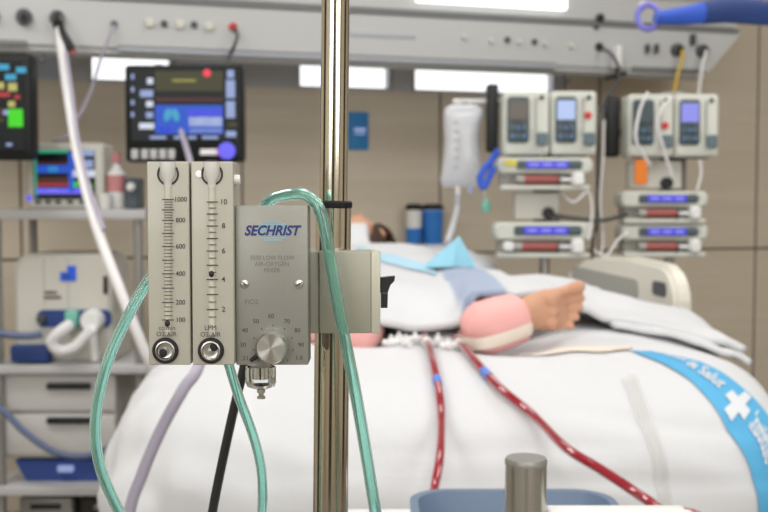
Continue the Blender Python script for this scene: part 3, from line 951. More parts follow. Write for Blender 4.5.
stA, cA = pump_column('steel pump stand behind the left pump rack with grey docking column', 545, 515, 560, PL, 191, 221, (548, 213))
stB, cB = pump_column('steel pump stand behind the right pump rack with orange tag on its column', 670, 630, 682, PR, 159, 190, (666, 183))
# small trays under the upper pumps
# orange tag
q = B(); a0 = W(635, 159.6, PR+0.015); a1 = W(647, 184, PR+0.015)
q.box(((a0.x+a1.x)/2-cB.x, a0.y-cB.y, (a0.z+a1.z)/2), (a1.x-a0.x, 0.006, a0.z-a1.z), 'orange', 0.001)
o = q.build('tag', stB); o['label'] = 'orange hanging tag'
# crossbar and black holder on stand A
q = B(); zz = W(500, 97, PL).z
q.cyl((W(453, 97, PL+.17).x-cA.x, 0, zz), (0.02, 0, zz), 0.010, 'white_plastic'); q.build('crossbar', stA)
q = B(); a0 = W(487, 84, PL+.1); a1 = W(498, 152, PL+.1)
q.box(((a0.x+a1.x)/2-cA.x, -0.05, (a0.z+a1.z)/2), (a1.x-a0.x, 0.06, a0.z-a1.z), 'black', 0.008); q.build('holder', stA)
q = B(); a0 = W(606, 96, PR+.1); a1 = W(619.5, 157, PR+.1)
q.box(((a0.x+a1.x)/2-cB.x, -0.05, (a0.z+a1.z)/2), (a1.x-a0.x, 0.06, a0.z-a1.z), 'black', 0.01); q.build('holder', stB)
q = B(); q.cyl(((W(619, 100, PR+.1).x)-cB.x, -0.02, W(619, 130, PR).z), (0, -0.02, W(619, 130, PR).z), 0.012, 'black'); q.build('holder_arm', stB)

# infusion bag
IY = PL+.13
root = thing('infusion_bag', 'clear white infusion bag hanging from the crossbar left of the pumps', 'infusion bag', W(462, 186, IY))
n = 22; prof = [(105, 13, .2), (108, 19, .5), (114, 20, .8), (125, 18, 1), (140, 17, 1), (155, 18, 1), (168, 20, 1), (178, 22, .8), (184, 21, .5), (187, 18, .2)]
vs = []; fs = []
for py, hw, th in prof:
    c = W(462 + (0.0 if py > 120 else 2), py, IY); hwm = hw*IY/FPX
    for k in range(n):
        t = 2*PI*k/n
        vs.append(c + V((hwm*math.copysign(abs(math.cos(t))**.7, math.cos(t)), 0.025*th*math.sin(t), 0)))
for i in range(len(prof)-1):
    for k in range(n):
        fs.append((i*n+k, i*n+(k+1) % n, (i+1)*n+(k+1) % n, (i+1)*n+k))
q = at_root(root); q.add(vs, fs, 'bag', True); q.add(vs, [tuple(range(n)), tuple(range((len(prof)-1)*n, len(prof)*n))[::-1]], 'bag'); q.build('bag_body', root)
q = at_root(root)
for k in range(6):
    pbox(q, 453, 122+k*9, 459, 122.7+k*9, IY-0.027, 0.001, 'ink_grey')
q.build('scale_marks', root)
q = at_root(root); c = W(464, 103, IY)
pts = [c + V((0.02*math.cos(t), 0, 0.012*math.sin(t))) for t in [2*PI*i/20 for i in range(21)]]
q.tube(pts, 0.003, 'white_plastic', raw=True); q.build('hanger', root)
q = at_root(root); q.cyl(W(458, 186, IY), W(458, 196, IY), 0.009, 'white_plastic'); q.cyl(W(470, 186, IY), W(470, 193, IY), 0.006, 's_pale'); q.build('port', root)
q = at_root(root); q.tube([W(458, 194, IY), W(457, 210, IY), W(452, 228, IY-.12), W(447, 243, IY-.22)], 0.011, 'bag'); q.build('drip_line', root)

# blue cloth loop and teal plug by the left rack
hose('hanging_lanyard', 'bright blue coiled lanyard beside the left pump rack', 'lanyard', [W(498, 150, PL-.03), W(492, 160, PL-.02), W(485, 168, PL-.02), W(480, 178, PL-.02), W(483, 187, PL-.02), W(489, 178, PL-.02), W(494, 166, PL-.025)], 0.011, 'bright_blue', 'lanyard_loop')
root = thing('hanging_plug', 'small teal plug dangling under the blue lanyard', 'plug', W(486, 212, PL+.05))
q = at_root(root); q.lathe(W(486, 212, PL+.05), [(0, 0), (.012, 0), (.016, .012), (.014, .03), (.006, .042), (0, .043)], 'mint'); q.build('plug_body', root)
q = at_root(root); q.tube([W(486, 201, PL+.05), W(485, 196, PL+.03), W(484, 191, PL-.005)], 0.003, 'white_plastic'); q.build('plug_lead', root)
# iv lines
for lb, pts, r in (('clear line hanging between the two pump racks', [W(604, 120, 3.6), W(603, 160, 3.6), W(600, 200, 3.6), W(603, 240, 3.6), W(600, 256, 3.58)], .004),
                ('clear line bent in front of the right pump rack', [W(648, 92, 3.55), W(640, 110, 3.54), W(636, 140, 3.53), W(650, 165, 3.55)], .005),
                ('white line hooked across the pump above the orange tag', [W(672, 98, 3.56), W(662, 108, 3.54), W(658, 125, 3.54), W(664, 150, 3.55), W(672, 176, 3.56)], .005),
                ('pale line hanging below the rightmost upright pump', [W(700, 160, 3.58), W(701, 175, 3.58), W(697, 190, 3.58)], .0045),
                ('white loop of line beside the lower left syringe pump', [W(560, 192, 3.55), W(574, 202, 3.5), W(588, 192, 3.5), W(592, 212, 3.5), W(588, 240, 3.48)], .004),
                ('pale line drooping from the left rack to the right rack', [W(594, 250, 3.5), W(606, 256, 3.5), W(618, 240, 3.52), W(628, 232, 3.55)], .004)):
    hose('infusion_line', lb, 'infusion line', pts, r, 'white_hose')
hose('cable', 'dark cable joining the two pump racks at syringe pump height', 'cable', [W(555, 216, 3.53), W(580, 219, 3.55), W(605, 220, 3.57), W(626, 214, 3.62)], .007, 'outlet_grey', 'cable_cord')

# suction canisters on the wall
def canister(label, x0, y0, x1, y1, fluid):
    s0, z1 = plane_hit(x0, y0, WY); s1, z0 = plane_hit(x1, y1, WY)
    r = (s1-s0)/2; h = z1-z0
    root = thing('hanging_canister', label, 'canister', wl((s0+s1)/2, WY, z0, r+.012), TH, group='wall suction canisters')
    b = B(); b.lathe((0, 0, 0), [(0, 0), (r*.86, 0), (r*.92, .006), (r, h*.92), (0, h*.92)], fluid[0]); b.build('canister_jar', root)
    b = B(); b.lathe((0, 0, 0), [(r*.93, .003), (r*1.01, h*fluid[1]), (r*.96, h*fluid[1]+.001)], 'blue_fluid'); b.build('fluid', root)
    b = B(); b.lathe((0, 0, h*.9), [(r*1.04, 0), (r*1.04, h*.12), (r*.6, h*.16), (0, h*.16)], 'black'); b.build('lid', root)
    b = B(); b.box((0, r+.0, h*.5), (.03, .02, h*.4), 'outlet_grey'); b.build('wall_bracket', root)
canister('white suction canister with blue bottom on the wall, left of the blue one', 403, 206, 418, 244, ('white_plastic', .42))
canister('blue filled suction canister on the wall behind the pillow', 419, 206, 438, 244, ('s_pale', .88))

# ================================================================== THE BED
BX, BYC, HW, HL, ZB, DZ, NE = 0.125, 2.68, 0.655, 1.10, 0.485, 0.45, 5.0
def sheet_z(x, y):
    k = abs((x-BX)/HW)**NE + abs((y-BYC)/HL)**NE
    return ZB + DZ*max(0.0, 1-k)**(1/NE) if k < 1 else 0.0
def F_in(p):
    k = abs((p.x-BX)/HW)**NE + abs((p.y-BYC)/HL)**NE
    if p.z <= ZB: return k - 1
    return k + abs((p.z-ZB)/DZ)**NE - 1
def sheet_hit(px, py):
    d = ray(px, py); t0 = 1.2; t = t0
    while t < 3.2:
        if F_in(CAM + d*t) < 0: break
        t += 0.004
    lo, hi = t-0.004, t
    for _ in range(20):
        m_ = (lo+hi)/2
        if F_in(CAM+d*m_) < 0: hi = m_
        else: lo = m_
    return CAM + d*hi
def sheet_n(p):
    e = 1e-4
    g = V((F_in(p+V((e, 0, 0)))-F_in(p-V((e, 0, 0))), F_in(p+V((0, e, 0)))-F_in(p-V((0, e, 0))), F_in(p+V((0, 0, e)))-F_in(p-V((0, 0, e)))))
    return g.normalized()
def wrinkle(p):
    dent = 0.0
    if p.z > .8:
        for bx_, by_, am_ in ((.235, 2.04, .038), (-.06, 2.11, .036), (.25, 2.22, .03), (-.06, 2.3, .03), (.25, 2.36, .03)):
            dent -= am_*math.exp(-(((p.x-bx_)/.075)**2 + ((p.y-by_)/.085)**2))
    n1 = dent + noise.noise(V((p.x*5, p.y*5, p.z*3)))*0.005 + noise.noise(V((p.x*4+2, p.y*13, p.z*16+p.x*6)))*0.006
    # soft hanging folds towards the hem at the foot end
    low = max(0.0, min(1.0, (0.84-p.z)/0.25))
    n2 = (noise.noise(V((p.x*14+3, p.z*5, 1.7)))*0.5 + noise.noise(V((p.x*5+9, p.z*14, 7.1))))*0.014*low
    left = max(0.0, min(1.0, (-0.2-p.x)/0.2))*max(0.0, min(1.0, (0.84-p.z)/0.1))
    n3 = noise.noise(V((p.x*20, p.y*20, p.z*12+4)))*0.024*left
    n4 = 0.0
    for z0, a_, k_, x0 in ((.80, .006, .05, .1), (.845, .004, -.06, .45), (.765, .006, .03, .35)):
        n4 -= a_*math.exp(-((p.z - z0 - k_*(p.x-x0) - .012*math.sin(p.x*7))/.010)**2)*math.exp(-((p.x-x0)/.22)**2)*(1 if p.y < 1.85 else 0)
    return n1 + n2 + n3 + n4
sb = B()
nphi, nt = 240, 60
rows = []
verts = []
for j in range(nt+1):
    t = PI/2*j/nt
    rho = math.sin(t)**(2/NE) if j else 0.0
    zc = max(0, math.cos(t))**(2/NE)
    row = []
    for i in range(nphi):
        ph = 2*PI*i/nphi
        cx = math.copysign(abs(math.cos(ph))**(2/NE), math.cos(ph)); cy = math.copysign(abs(math.sin(ph))**(2/NE), math.sin(ph))
        p = V((BX+HW*rho*cx, BYC+HL*rho*cy, ZB+DZ*zc))
        row.append(p)
    rows.append(row)
for k in range(1, 10):
    rows.append([V((p.x, p.y, ZB-0.02*k)) for p in rows[nt]])
vs = []
for row in rows:
    for p in row:
        nn = sheet_n(p) if p.z > ZB-1e-6 else V((p.x-BX, (p.y-BYC)*0.5, 0)).normalized()
        vs.append(p + nn*wrinkle(p))
fs = []
for j in range(len(rows)-1):
    for i in range(nphi):
        f = (j*nphi+i, j*nphi+(i+1) % nphi, (j+1)*nphi+(i+1) % nphi, (j+1)*nphi+i)
        if max(vs[k].y for k in f) < 2.42:
            fs.append(f)
sroot = thing('bed_sheet', 'white cotton sheet draped over the bed foot with printed blue band', 'sheet', (BX, 1.6, 0.3))
sb.X = Matrix.Translation(-sroot.location)
sb.add(vs, fs, 'sheet', True)
so = sb.build('sheet_cloth', sroot)
bm = bmesh.new(); bm.from_mesh(so.data)
bmesh.ops.delete(bm, geom=[v for v in bm.verts if not v.link_faces], context='VERTS')
bmesh.ops.recalc_face_normals(bm, faces=bm.faces[:]); bm.to_mesh(so.data); bm.free()

def on_sheet(px, py, off=0.003):
    p = sheet_hit(px, py)
    n = sheet_n(p)
    return p + n*(wrinkle(p) + off)
# printed band over the right corner
Lc = spline([V((x, y, 0)) for x, y in ((630, 353.5), (640, 357), (664, 367), (687, 381.6), (706, 400), (722, 422.5), (737, 446), (747, 465), (753, 488), (756, 512), (758, 560))], 8)
Rc = spline([V((x, y, 0)) for x, y in ((652, 350.5), (669, 353.5), (688, 358), (705, 364), (733, 383), (748, 396), (758, 407), (768, 422), (778, 450), (784, 480), (790, 545))], 8)
def along(curve, s):
    k = s*(len(curve)-1); i = min(int(k), len(curve)-2)
    return curve[i].lerp(curve[i+1], k-i)
def band_pt(s, t, off):
    p = along(Lc, s).lerp(along(Rc, s), t)
    return on_sheet(p.x, p.y, off)
bb = B(); bb.X = sb.X
ns, ntt = 70, 14
vs = [band_pt(i/ns, j/ntt, 0.0032) for i in range(ns+1) for j in range(ntt+1)]
fs = [(i*(ntt+1)+j, i*(ntt+1)+j+1, (i+1)*(ntt+1)+j+1, (i+1)*(ntt+1)+j) for i in range(ns) for j in range(ntt)]
bb.add(vs, fs, 'band', True)
o = bb.build('printed_band', sroot); o['label'] = 'light blue printed band with white lettering and cross'
tb = B(); tb.X = sb.X
def band_text(s, s0, s1, t0, t1, bold):
    vs, fs = text_geo(s, 1.0, 0, bold, 'LEFT')
    x0, x1 = min(v.x for v in vs), max(v.x for v in vs); y0, y1 = min(v.y for v in vs), max(v.y for v in vs)
    out = []
    for v in vs:
        out.append(band_pt(s0+(s1-s0)*(v.x-x0)/(x1-x0), t0+(t1-t0)*(v.y-y0)/(y1-y0), 0.0055))
    tb.add(out, fs, 'print_white')
band_text('Departament', 0.05, 0.235, 0.42, 0.78, 0.02)
band_text('de Salut', 0.25, 0.40, 0.40, 0.80, 0.025)
band_text('Institut', 0.60, 0.78, 0.42, 0.82, 0.03)
def quad(s0, s1, t0, t1):
    n = 4
    vs = [band_pt(s0+(s1-s0)*i/n, t0+(t1-t0)*j/n, 0.0055) for i in range(n+1) for j in range(n+1)]
    tb.add(vs, [(i*(n+1)+j, i*(n+1)+j+1, (i+1)*(n+1)+j+1, (i+1)*(n+1)+j) for i in range(n) for j in range(n)], 'print_white')
quad(0.475, 0.525, 0.14, 0.92)
quad(0.435, 0.565, 0.40, 0.66)
tb.build('printed_lettering', sroot)

# bed itself
root = thing('hospital_bed', 'hospital bed with cream side rail under the white bedding', 'bed', (BX, 2.75, 0))
b = at_root(root); b.box((0.10, 2.8, 0.76), (0.80, 1.98, 0.16), 'mattress', 0.05, 4); b.build('mattress', root)
b = at_root(root); b.box((0.09, 2.8, 0.62), (0.80, 2.0, 0.1), 'cream', 0.02); b.build('bed_frame', root)
b = at_root(root); b.box((0.12, 2.8, 0.30), (0.6, 1.5, 0.12), 'casing', 0.02); b.box((0.12, 2.8, 0.47), (0.3, 0.5, 0.24), 'casing', 0.02); b.build('lift_base', root)
for sx in (-.22, .42):
    for y in (2.15, 3.3):
        b = at_root(root); b.cyl((sx, y, 0.25), (sx, y, 0.09), 0.018, 'steel_dull'); b.cyl((sx-.02, y, 0.06), (sx+.02, y, 0.06), 0.06, 'rubber'); b.build('caster', root)
b = at_root(root); b.rbox((-0.0, 3.97, 0.80), (0.86, 0.035, 0.40), 'cream', 0.08, edge=0.01); b.build('headboard', root)
# side rail: a rounded panel from near (0.715,2.45) to far (0.60,3.7)
A0, A1 = V((0.700, 2.48, 0)), V((0.60, 3.43, 0))
dirn = (A1-A0).normalized(); nor = V((dirn.y, -dirn.x, 0))
Lr = (A1-A0).length
def rail_prof():
    pts = []
    zt, zb_, r = 1.045, 0.62, 0.10
    for k in range(9):
        a = PI - PI/2*k/8
        pts.append((r + r*math.cos(a), zt - r + r*math.sin(a)))
    pts += [(Lr*.35, zt+0.005), (Lr*.6, zt-0.005), (Lr*.8, zt-0.03)]
    for k in range(7):
        a = PI/2 - PI/2*k/6
        pts.append((Lr - r + r*math.cos(a), zt-0.06 - r + r*math.sin(a)))
    pts += [(Lr, zb_), (0, zb_)]
    return pts
rp = rail_prof()
bm = bmesh.new()
f0 = [bm.verts.new(A0 + dirn*u + V((0, 0, z)) + nor*0.022) for u, z in rp]
f1 = [bm.verts.new(A0 + dirn*u + V((0, 0, z)) - nor*0.022) for u, z in rp]
n = len(rp)
bm.faces.new(f0); bm.faces.new(f1[::-1])
for i in range(n):
    bm.faces.new((f0[i], f1[i], f1[(i+1) % n], f0[(i+1) % n]))
bmesh.ops.recalc_face_normals(bm, faces=bm.faces[:])
bmesh.ops.bevel(bm, geom=[e for e in bm.edges if len(e.link_faces) == 2 and e.calc_face_angle(0) > 1.0], offset=0.010, segments=3, affect='EDGES')
b = at_root(root); b.bm(bm, 'cream', False); rail = b.build('side_rail', root)
b = at_root(root)
c = A0 + dirn*0.10 + V((0, 0, 0.985)) - nor*0.0225
RR = Matrix.Rotation(math.atan2(dirn.y, dirn.x), 4, 'Z')
b.rbox(c, (0.09, 0.004, 0.035), 'outlet_grey', 0.015, rot=RR)
b.rbox(A0 + dirn*0.55 + V((0, 0, 0.97)) - nor*0.0225, (0.6, 0.003, 0.05), 'casing_seam', 0.02, rot=RR)
b.build('rail_slot', rail)
b = at_root(root)
b.box(A0 + dirn*0.6 + V((0, 0, 0.6)) - V((0.07, 0, 0)), (0.16, 0.08, 0.05), 'steel_dull'); b.build('rail_bracket', root)

# pillow
def soft(name, c, size, m, parent, rot=None, p=4.0):
    b = at_root(parent)
    n, k = 36, 20
    vs, fs = [], []
    T = rot if rot is not None else Matrix.Identity(4)
    for j in range(k+1):
        ph = PI*j/k
        for i in range(n):
            t = 2*PI*i/n
            sx = math.copysign(abs(math.cos(t))**(2/p), math.cos(t)); sy = math.copysign(abs(math.sin(t))**(2/p), math.sin(t))
            sr = abs(math.sin(ph))**(2/2.6); cz = math.copysign(abs(math.cos(ph))**(2/2.2), math.cos(ph))
            q = V((size[0]*sx*sr, size[1]*sy*sr, size[2]*cz))
            q += V((0, 0, 1))*noise.noise(q*9)*size[2]*.15
            vs.append(V(c)+T @ q)
    for j in range(k):
        for i in range(n):
            fs.append((j*n+i, (j+1)*n+i, (j+1)*n+(i+1) % n, j*n+(i+1) % n))
    b.add(vs, fs, m, True)
    return b.build(name, parent)
root = thing('pillow', 'plump white pillow under the patient head at the bed top', 'pillow', (0.04, 3.62, 0.84))
soft('pillow_case', (0.03, 3.71, 0.952), (0.36, 0.2, 0.096), 'pillow', root)

# ------------------------------------------------------------------ the person
pb = B()
S = 'skin'
def fframe(heel, Ld, Wd, Dd):
    return lambda l, w, d: V(heel) + Ld*l + Wd*w + Dd*d
def foot(fr, k=1.0, mirror=1):
    secs = [(-0.012, 0, .034, .018, .020), (0.0, 0, .032, .026, .028), (.03, 0, .036, .030, .036), (.07, .001, .040, .030, .040), (.105, .003, .034, .033, .034), (.14, .003, .028, .041, .028), (.168, .001, .022, .0465, .022), (.188, -.002, .017, .045, .016), (.200, -.003, .014, .036, .011)]
    n = 20; vs = []; fs = []
    for l, w, d, hw, hd in secs:
        for i in range(n):
            t = 2*PI*i/n
            vs.append(fr(l*k, (w+hw*math.cos(t))*k*mirror, (d+hd*math.sin(t))*k))
    for i in range(len(secs)-1):
        for j in range(n):
            fs.append((i*n+j, i*n+(j+1) % n, (i+1)*n+(j+1) % n, (i+1)*n+j))
    fs += [tuple(range(n)), tuple(range((len(secs)-1)*n, len(secs)*n))]
    pb.add(vs, fs, S)
    for w, l0, l1, r in ((.031, .188, .246, .0162), (.0075, .192, .247, .0102), (-.0105, .190, .239, .0097), (-.0275, .182, .227, .0092), (-.0425, .170, .211, .0088)):
        m0 = fr(l0*k, w*k*mirror*.95, .015*k); m1 = fr((l0+l1)/2*k, w*k*mirror, .016*k); m2 = fr((l1-.006)*k, w*k*mirror*1.06, .006*k)
        pb.cap(m0, r*.85*k, m1, r*.72*k, S, 14); pb.cap(m1, r*.72*k, m2, r*.92*k, S, 14)
    pb.ball(fr(.172*k, .024*k*mirror, .012*k), .0215*k, S); pb.ball(fr(.162*k, -.024*k*mirror, .010*k), .018*k, S); pb.ball(fr(.168*k, 0, .009*k), .018*k, S)
    pb.ball(fr(.012*k, 0, .022*k), .029*k, S)
# patient's left foot (right in the picture), rolled outwards with the sole to the camera
heelL = W(483, 334, 1.99)
ang = math.radians(15)
Ld = V((math.cos(ang), 0.34, math.sin(ang))).normalized()
Dd = V((-0.2, 1, 0.08)); Dd = (Dd - Ld*Dd.dot(Ld)).normalized()
Wd = Dd.cross(Ld).normalized()
if Wd.z < 0: Wd = -Wd
frL = fframe(heelL, Ld, Wd, Dd)
foot(frL, 0.91)
ankL = frL(.05, 0, .068)
heelR = W(357, 332, 2.06)
angR = math.radians(150)
LdR = V((-0.92, 0.10, 0.22)).normalized()
DdR = V((0, 1, 0.0)); DdR = (DdR - LdR*DdR.dot(LdR)).normalized()
WdR = DdR.cross(LdR).normalized()
if WdR.x < 0: WdR = -WdR
frR = fframe(heelR, LdR, WdR, DdR)
foot(frR, 0.98)
ankR = frR(.045, 0, .075)
zM = 0.845
for ank, kx, hx in ((ankL, .25, .19), (ankR, -.06, .0)):
    knee = V((kx, 2.60, .965)); hip = V((hx, 3.0, .925)); calf = ank.lerp(knee, .6)
    pb.cap(ank, .034, calf, .046, S); pb.cap(calf, .046, knee, .044, S); pb.cap(knee, .046, hip, .068, S)
pel = V((.095, 3.02, .928)); chest = V((.02, 3.26, .955)); neck = V((-.035, 3.40, 1.01))
pb.ball(pel, (.15, .12, .082), S); pb.ball(pel.lerp(chest, .5), (.14, .2, .088), S); pb.ball(chest, (.165, .17, .095), S)
pb.cap(chest+V((-.005, .05, .01)), .06, neck, .05, S)
head = W(361, 243, 3.47)
pb.cap(neck, .05, head, .055, S)
RH = Matrix.Rotation(math.radians(-25), 4, 'Y')
def hp(x, y, z):      # head frame: x right ear side, y towards crown, z out of the face
    return head + RH @ V((x, y, z))
pb.ball(head, (.073, .105, .09), S, rot=RH)
pb.ball(hp(0, -.06, .035), (.055, .055, .05), S, rot=RH)
pb.cap(hp(0, .012, .085), .008, hp(0, -.02, .105), .013, S)
for sx in (-1, 1):
    pb.ball(hp(sx*.073, -.005, 0), (.012, .03, .02), S, rot=RH)
    pb.ball(hp(sx*.03, .018, .082), (.016, .012, .010), S, rot=RH)
    pb.cap(hp(-.018, -.05, .086), .006, hp(.018, -.05, .086), .006, S)
for sx in (-1, 1):
    sh = chest + V((sx*.16, .08, -.01)); el = V((.04+sx*.19, 3.06, .885)); wr = V((.09+sx*.17, 2.84, .875))
    pb.cap(sh, .05, el, .04, S); pb.cap(el, .04, wr, .027, S)
    pb.ball(wr+V((0, -.05, -.004)), (.038, .05, .016), S)
    for i, (dx, ln, r) in enumerate(((-.027, .065, .0085), (-.009, .078, .009), (.009, .072, .0088), (.027, .055, .008))):
        a = wr + V((dx, -.085, -.003)); m1 = a + V((dx*.1, -ln*.5, .004)); e = a + V((dx*.15, -ln, -.008))
        pb.cap(a, r, m1, r*.95, S, 12); pb.cap(m1, r*.95, e, r*.85, S, 12)
    a = wr + V((-sx*.03, -.03, 0)); pb.cap(a, .011, a+V((-sx*.025, -.035, -.002)), .0095, S, 12); pb.cap(a+V((-sx*.025, -.035, -.002)), .0095, a+V((-sx*.02, -.065, -.008)), .008, S, 12)
person = pb.build('person')
mod = person.modifiers.new('r', 'REMESH'); mod.mode = 'VOXEL'; mod.voxel_size = 0.0031; mod.use_smooth_shade = True
sm = person.modifiers.new('s', 'SMOOTH'); sm.factor = .5; sm.iterations = 2
dg = bpy.context.evaluated_depsgraph_get()
me = bpy.data.meshes.new_from_object(person.evaluated_get(dg))
person.modifiers.clear(); person.data = me
if not me.materials: me.materials.append(M['skin'])
for p in me.polygons: p.use_smooth = True; p.material_index = 0
tag(person, 'patient lying on their back in bed with one bare foot sticking out of the bedding', 'person')
# hair
b = B()
n, k = 28, 16; vs = []; fs = []
for j in range(k+1):
    ph = PI*j/k
    for i in range(n):
        t = 2*PI*i/n
        q = V((.081*math.sin(ph)*math.cos(t), .113*math.cos(ph), .098*math.sin(ph)*math.sin(t)))
        if q.z > .045 - q.y*.0 and q.y < .075:      # keep the face clear
            q *= .82
        q *= 1 + .05*noise.noise(q*40)
        vs.append(hp(q.x, q.y+.006, q.z-.006))
for j in range(k):
    for i in range(n):
        fs.append((j*n+i, (j+1)*n+i, (j+1)*n+(i+1) % n, j*n+(i+1) % n))
b.add(vs, fs, 'hair', True)
for i in range(26):
    a = random.uniform(-.6, .6)
    x = .078; p0 = hp(x*math.cos(a*.5), .07*random.random()+.02, .06*math.sin(a)); p1 = hp(x*1.25, .02*random.random()-.02, -.03-.05*random.random())
    b.tube([p0, p0.lerp(p1, .5)+V((.012, 0, .01)), p1], .006, 'hair', n=6, per=5, r_end=.002)
b.build('hair', person)
for sx in (-1, 1):
    b = B(); b.ball(hp(sx*.03, .018, .0885), (.011, .006, .004), 'hair', n=12, k=8, rot=RH); b.build('eyelid', person)
# foam heel protectors
def boot(fr, label, lo=-.03, hi=.112):
    b = B(); n = 28; vs = []; fs = []
    secs = [(lo-.012, .012, .012), (lo-.004, .034, .036), (lo+.014, .046, .049), (.02, .051, .055), (.06, .050, .056), (.09, .047, .052), (hi-.006, .045, .048), (hi, .041, .044), (hi-.004, .034, .036), (.07, .034, .040)]
    for l, hw, hd in secs:
        for i in range(n):
            t = 2*PI*i/n
            c = math.copysign(abs(math.cos(t))**.8, math.cos(t)); s_ = math.copysign(abs(math.sin(t))**.8, math.sin(t))
            vs.append(fr(l, hw*c, .036+hd*s_))
    for i in range(len(secs)-1):
        for j in range(n):
            fs.append((i*n+j, i*n+(j+1) % n, (i+1)*n+(j+1) % n, (i+1)*n+j))
    fs.append(tuple(range(n)))
    b.add(vs, fs, 'pink_foam', True)
    o = b.build('heel_protector', person); o['label'] = label
    return o
bl = boot(frL, 'pink foam heel protector with cream strap', -.009, .100)
br = boot(frR, 'pink foam heel protector partly behind the clamp', -.035, .10)
b = B()
vs = []
sg = lambda q, e: math.copysign(abs(q)**e, q)
for i in range(41):
    t = 2*PI*i/40
    for w, o_w in ((-.002, 0), (-.010, .0015), (-.018, .001), (-.026, -.001)):
        vs.append(frL(.041+(.0675+o_w)*sg(math.cos(t), .55), w, .036+(.058+o_w)*sg(math.sin(t), .7)))
b.add(vs, [(i*4+k, i*4+k+1, (i+1)*4+k+1, (i+1)*4+k) for i in range(40) for k in range(3)], 'wrap', True)
b.build('strap', bl)

# cream dressing tape trailing from the foot to the sheet
root = thing('securing_tape', 'cream securing strap lying on the sheet from the pink heel protector towards the blue band', 'strap', on_sheet(560, 352))
q = at_root(root); vs = []
for k in range(31):
    px = 520 + 112*k/30; py = 353.5 - 3.0*k/30 + 1.2*math.sin(k*.35)
    for e in (-2.2, -1.1, 0, 1.1, 2.2):
        vs.append(on_sheet(px, py+e, .004))
q.add(vs, [(i*5+k, i*5+k+1, (i+1)*5+k+1, (i+1)*5+k) for i in range(30) for k in range(4)], 'wrap', True)
x_ = q.build('strap_ribbon', root); md = x_.modifiers.new('t', 'SOLIDIFY'); md.thickness = .0015; md.offset = 1

# ------------------------------------------------------------------ blanket
ctrl = [ # x, hemY, hemZ, ridgeZ, ridgeX scale
    (-.46, 2.10, .80, .88), (-.40, 2.12, .88, .94), (-.30, 2.14, .955, .995), (-.18, 2.14, 1.0, 1.03), (-.08, 2.13, 1.03, 1.045), (.0, 2.05, .97, 1.02), (.08, 2.06, .952, 1.01), (.15, 2.10, .962, 1.005), (.20, 2.14, .992, 1.01),
    (.235, 2.15, 1.008, 1.015), (.30, 2.17, 1.02, 1.02), (.36, 2.19, 1.01, 1.025), (.42, 2.21, .975, 1.03), (.48, 2.20, .945, 1.028), (.55, 2.16, .935, 1.018), (.62, 2.13, .93, .995), (.68, 2.10, .922, .968), (.715, 2.09, .905, .945)]
def cl(x, col):
    for a, b_ in zip(ctrl, ctrl[1:]):
        if x <= b_[0]:
            t = (x-a[0])/(b_[0]-a[0]); t = t*t*(3-2*t)*.5 + t*.5
            return a[col] + (b_[col]-a[col])*t
    return ctrl[-1][col]
from mathutils.bvhtree import BVHTree
pbvh = BVHTree.FromPolygons([v.co.copy() for v in person.data.vertices], [tuple(p.vertices) for p in person.data.polygons])
def body_top(x, y):
    h = pbvh.ray_cast(V((x, y, 2.0)), V((0, 0, -1)))
    return h[0].z if h[0] is not None else 0
nu, nv = 150, 70
vs = []
for j in range(nv+1):
    v = j/nv
    for i in range(nu+1):
        x = -.46 + (.715+.46)*i/nu
        hy, hz, rz = cl(x, 1), cl(x, 2), cl(x, 3)
        y = hy + (3.34-hy)*v
        k = min(1.0, v/.38); k = k*k*(3-2*k)
        z = hz + (rz-hz)*k
        # narrower between the rails further up, lower over the chest
        far = max(0.0, min(1.0, (y-2.38)/.12))
        xx = x if x < .3 else .3 + (x-.3)*(1-.36*far)
        if x < -.3: xx = -.3 + (x+.3)*(1-.4*far)
        t = max(0.0, min(1.0, (y-2.9)/.4)); z += (.02)*t - max(0, min(1, (x-.12)/.14))*max(0, min(1, (y-2.55)/.6))*.13 - max(0, abs(x-.05)-.3)*.25*t
        fold = noise.noise(V((x*6+y*2, y*4, 0)))*.012 + noise.noise(V((x*13-y*6, y*5+4, 2)))*.006
        diag = math.sin((x*1.3 + (y-2.1)*.9)*22)*.004*max(0, min(1, (x-.35)/.1))*(1-far*.5)
        edge = min(1, j/4)
        z += fold*(.3+.7*edge) + diag
        if y > 2.12:
            bt = max(body_top(xx+dx, y+dy) for dx in (-.022, 0, .022) for dy in (-.02, .02))
            z = max(z, bt + .018)
        z = max(z, (sheet_z(xx, y) + .03) if y < 2.45 else .872)
        vs.append(V((xx, y, z)))
grid = [v.z for v in vs]
for it in range(5):
    g2 = grid[:]
    for j in range(1, nv):
        for i in range(1, nu):
            a = j*(nu+1)+i
            g2[a] = max(vs[a].z, (grid[a]*2 + grid[a-1] + grid[a+1] + grid[a-nu-1] + grid[a+nu+1])/6)
    grid = g2
for v, z in zip(vs, grid): v.z = z
fs = [(j*(nu+1)+i, j*(nu+1)+i+1, (j+1)*(nu+1)+i+1, (j+1)*(nu+1)+i) for j in range(nv) for i in range(nu)]
b = B(); b.add(vs, fs, 'blanket', True)
bl_o = b.build('blanket')
so_ = bl_o.modifiers.new('t', 'SOLIDIFY'); so_.thickness = .014; so_.offset = -1
tag(bl_o, 'white blanket with pale blue grey stripe covering the patient legs and body', 'blanket')
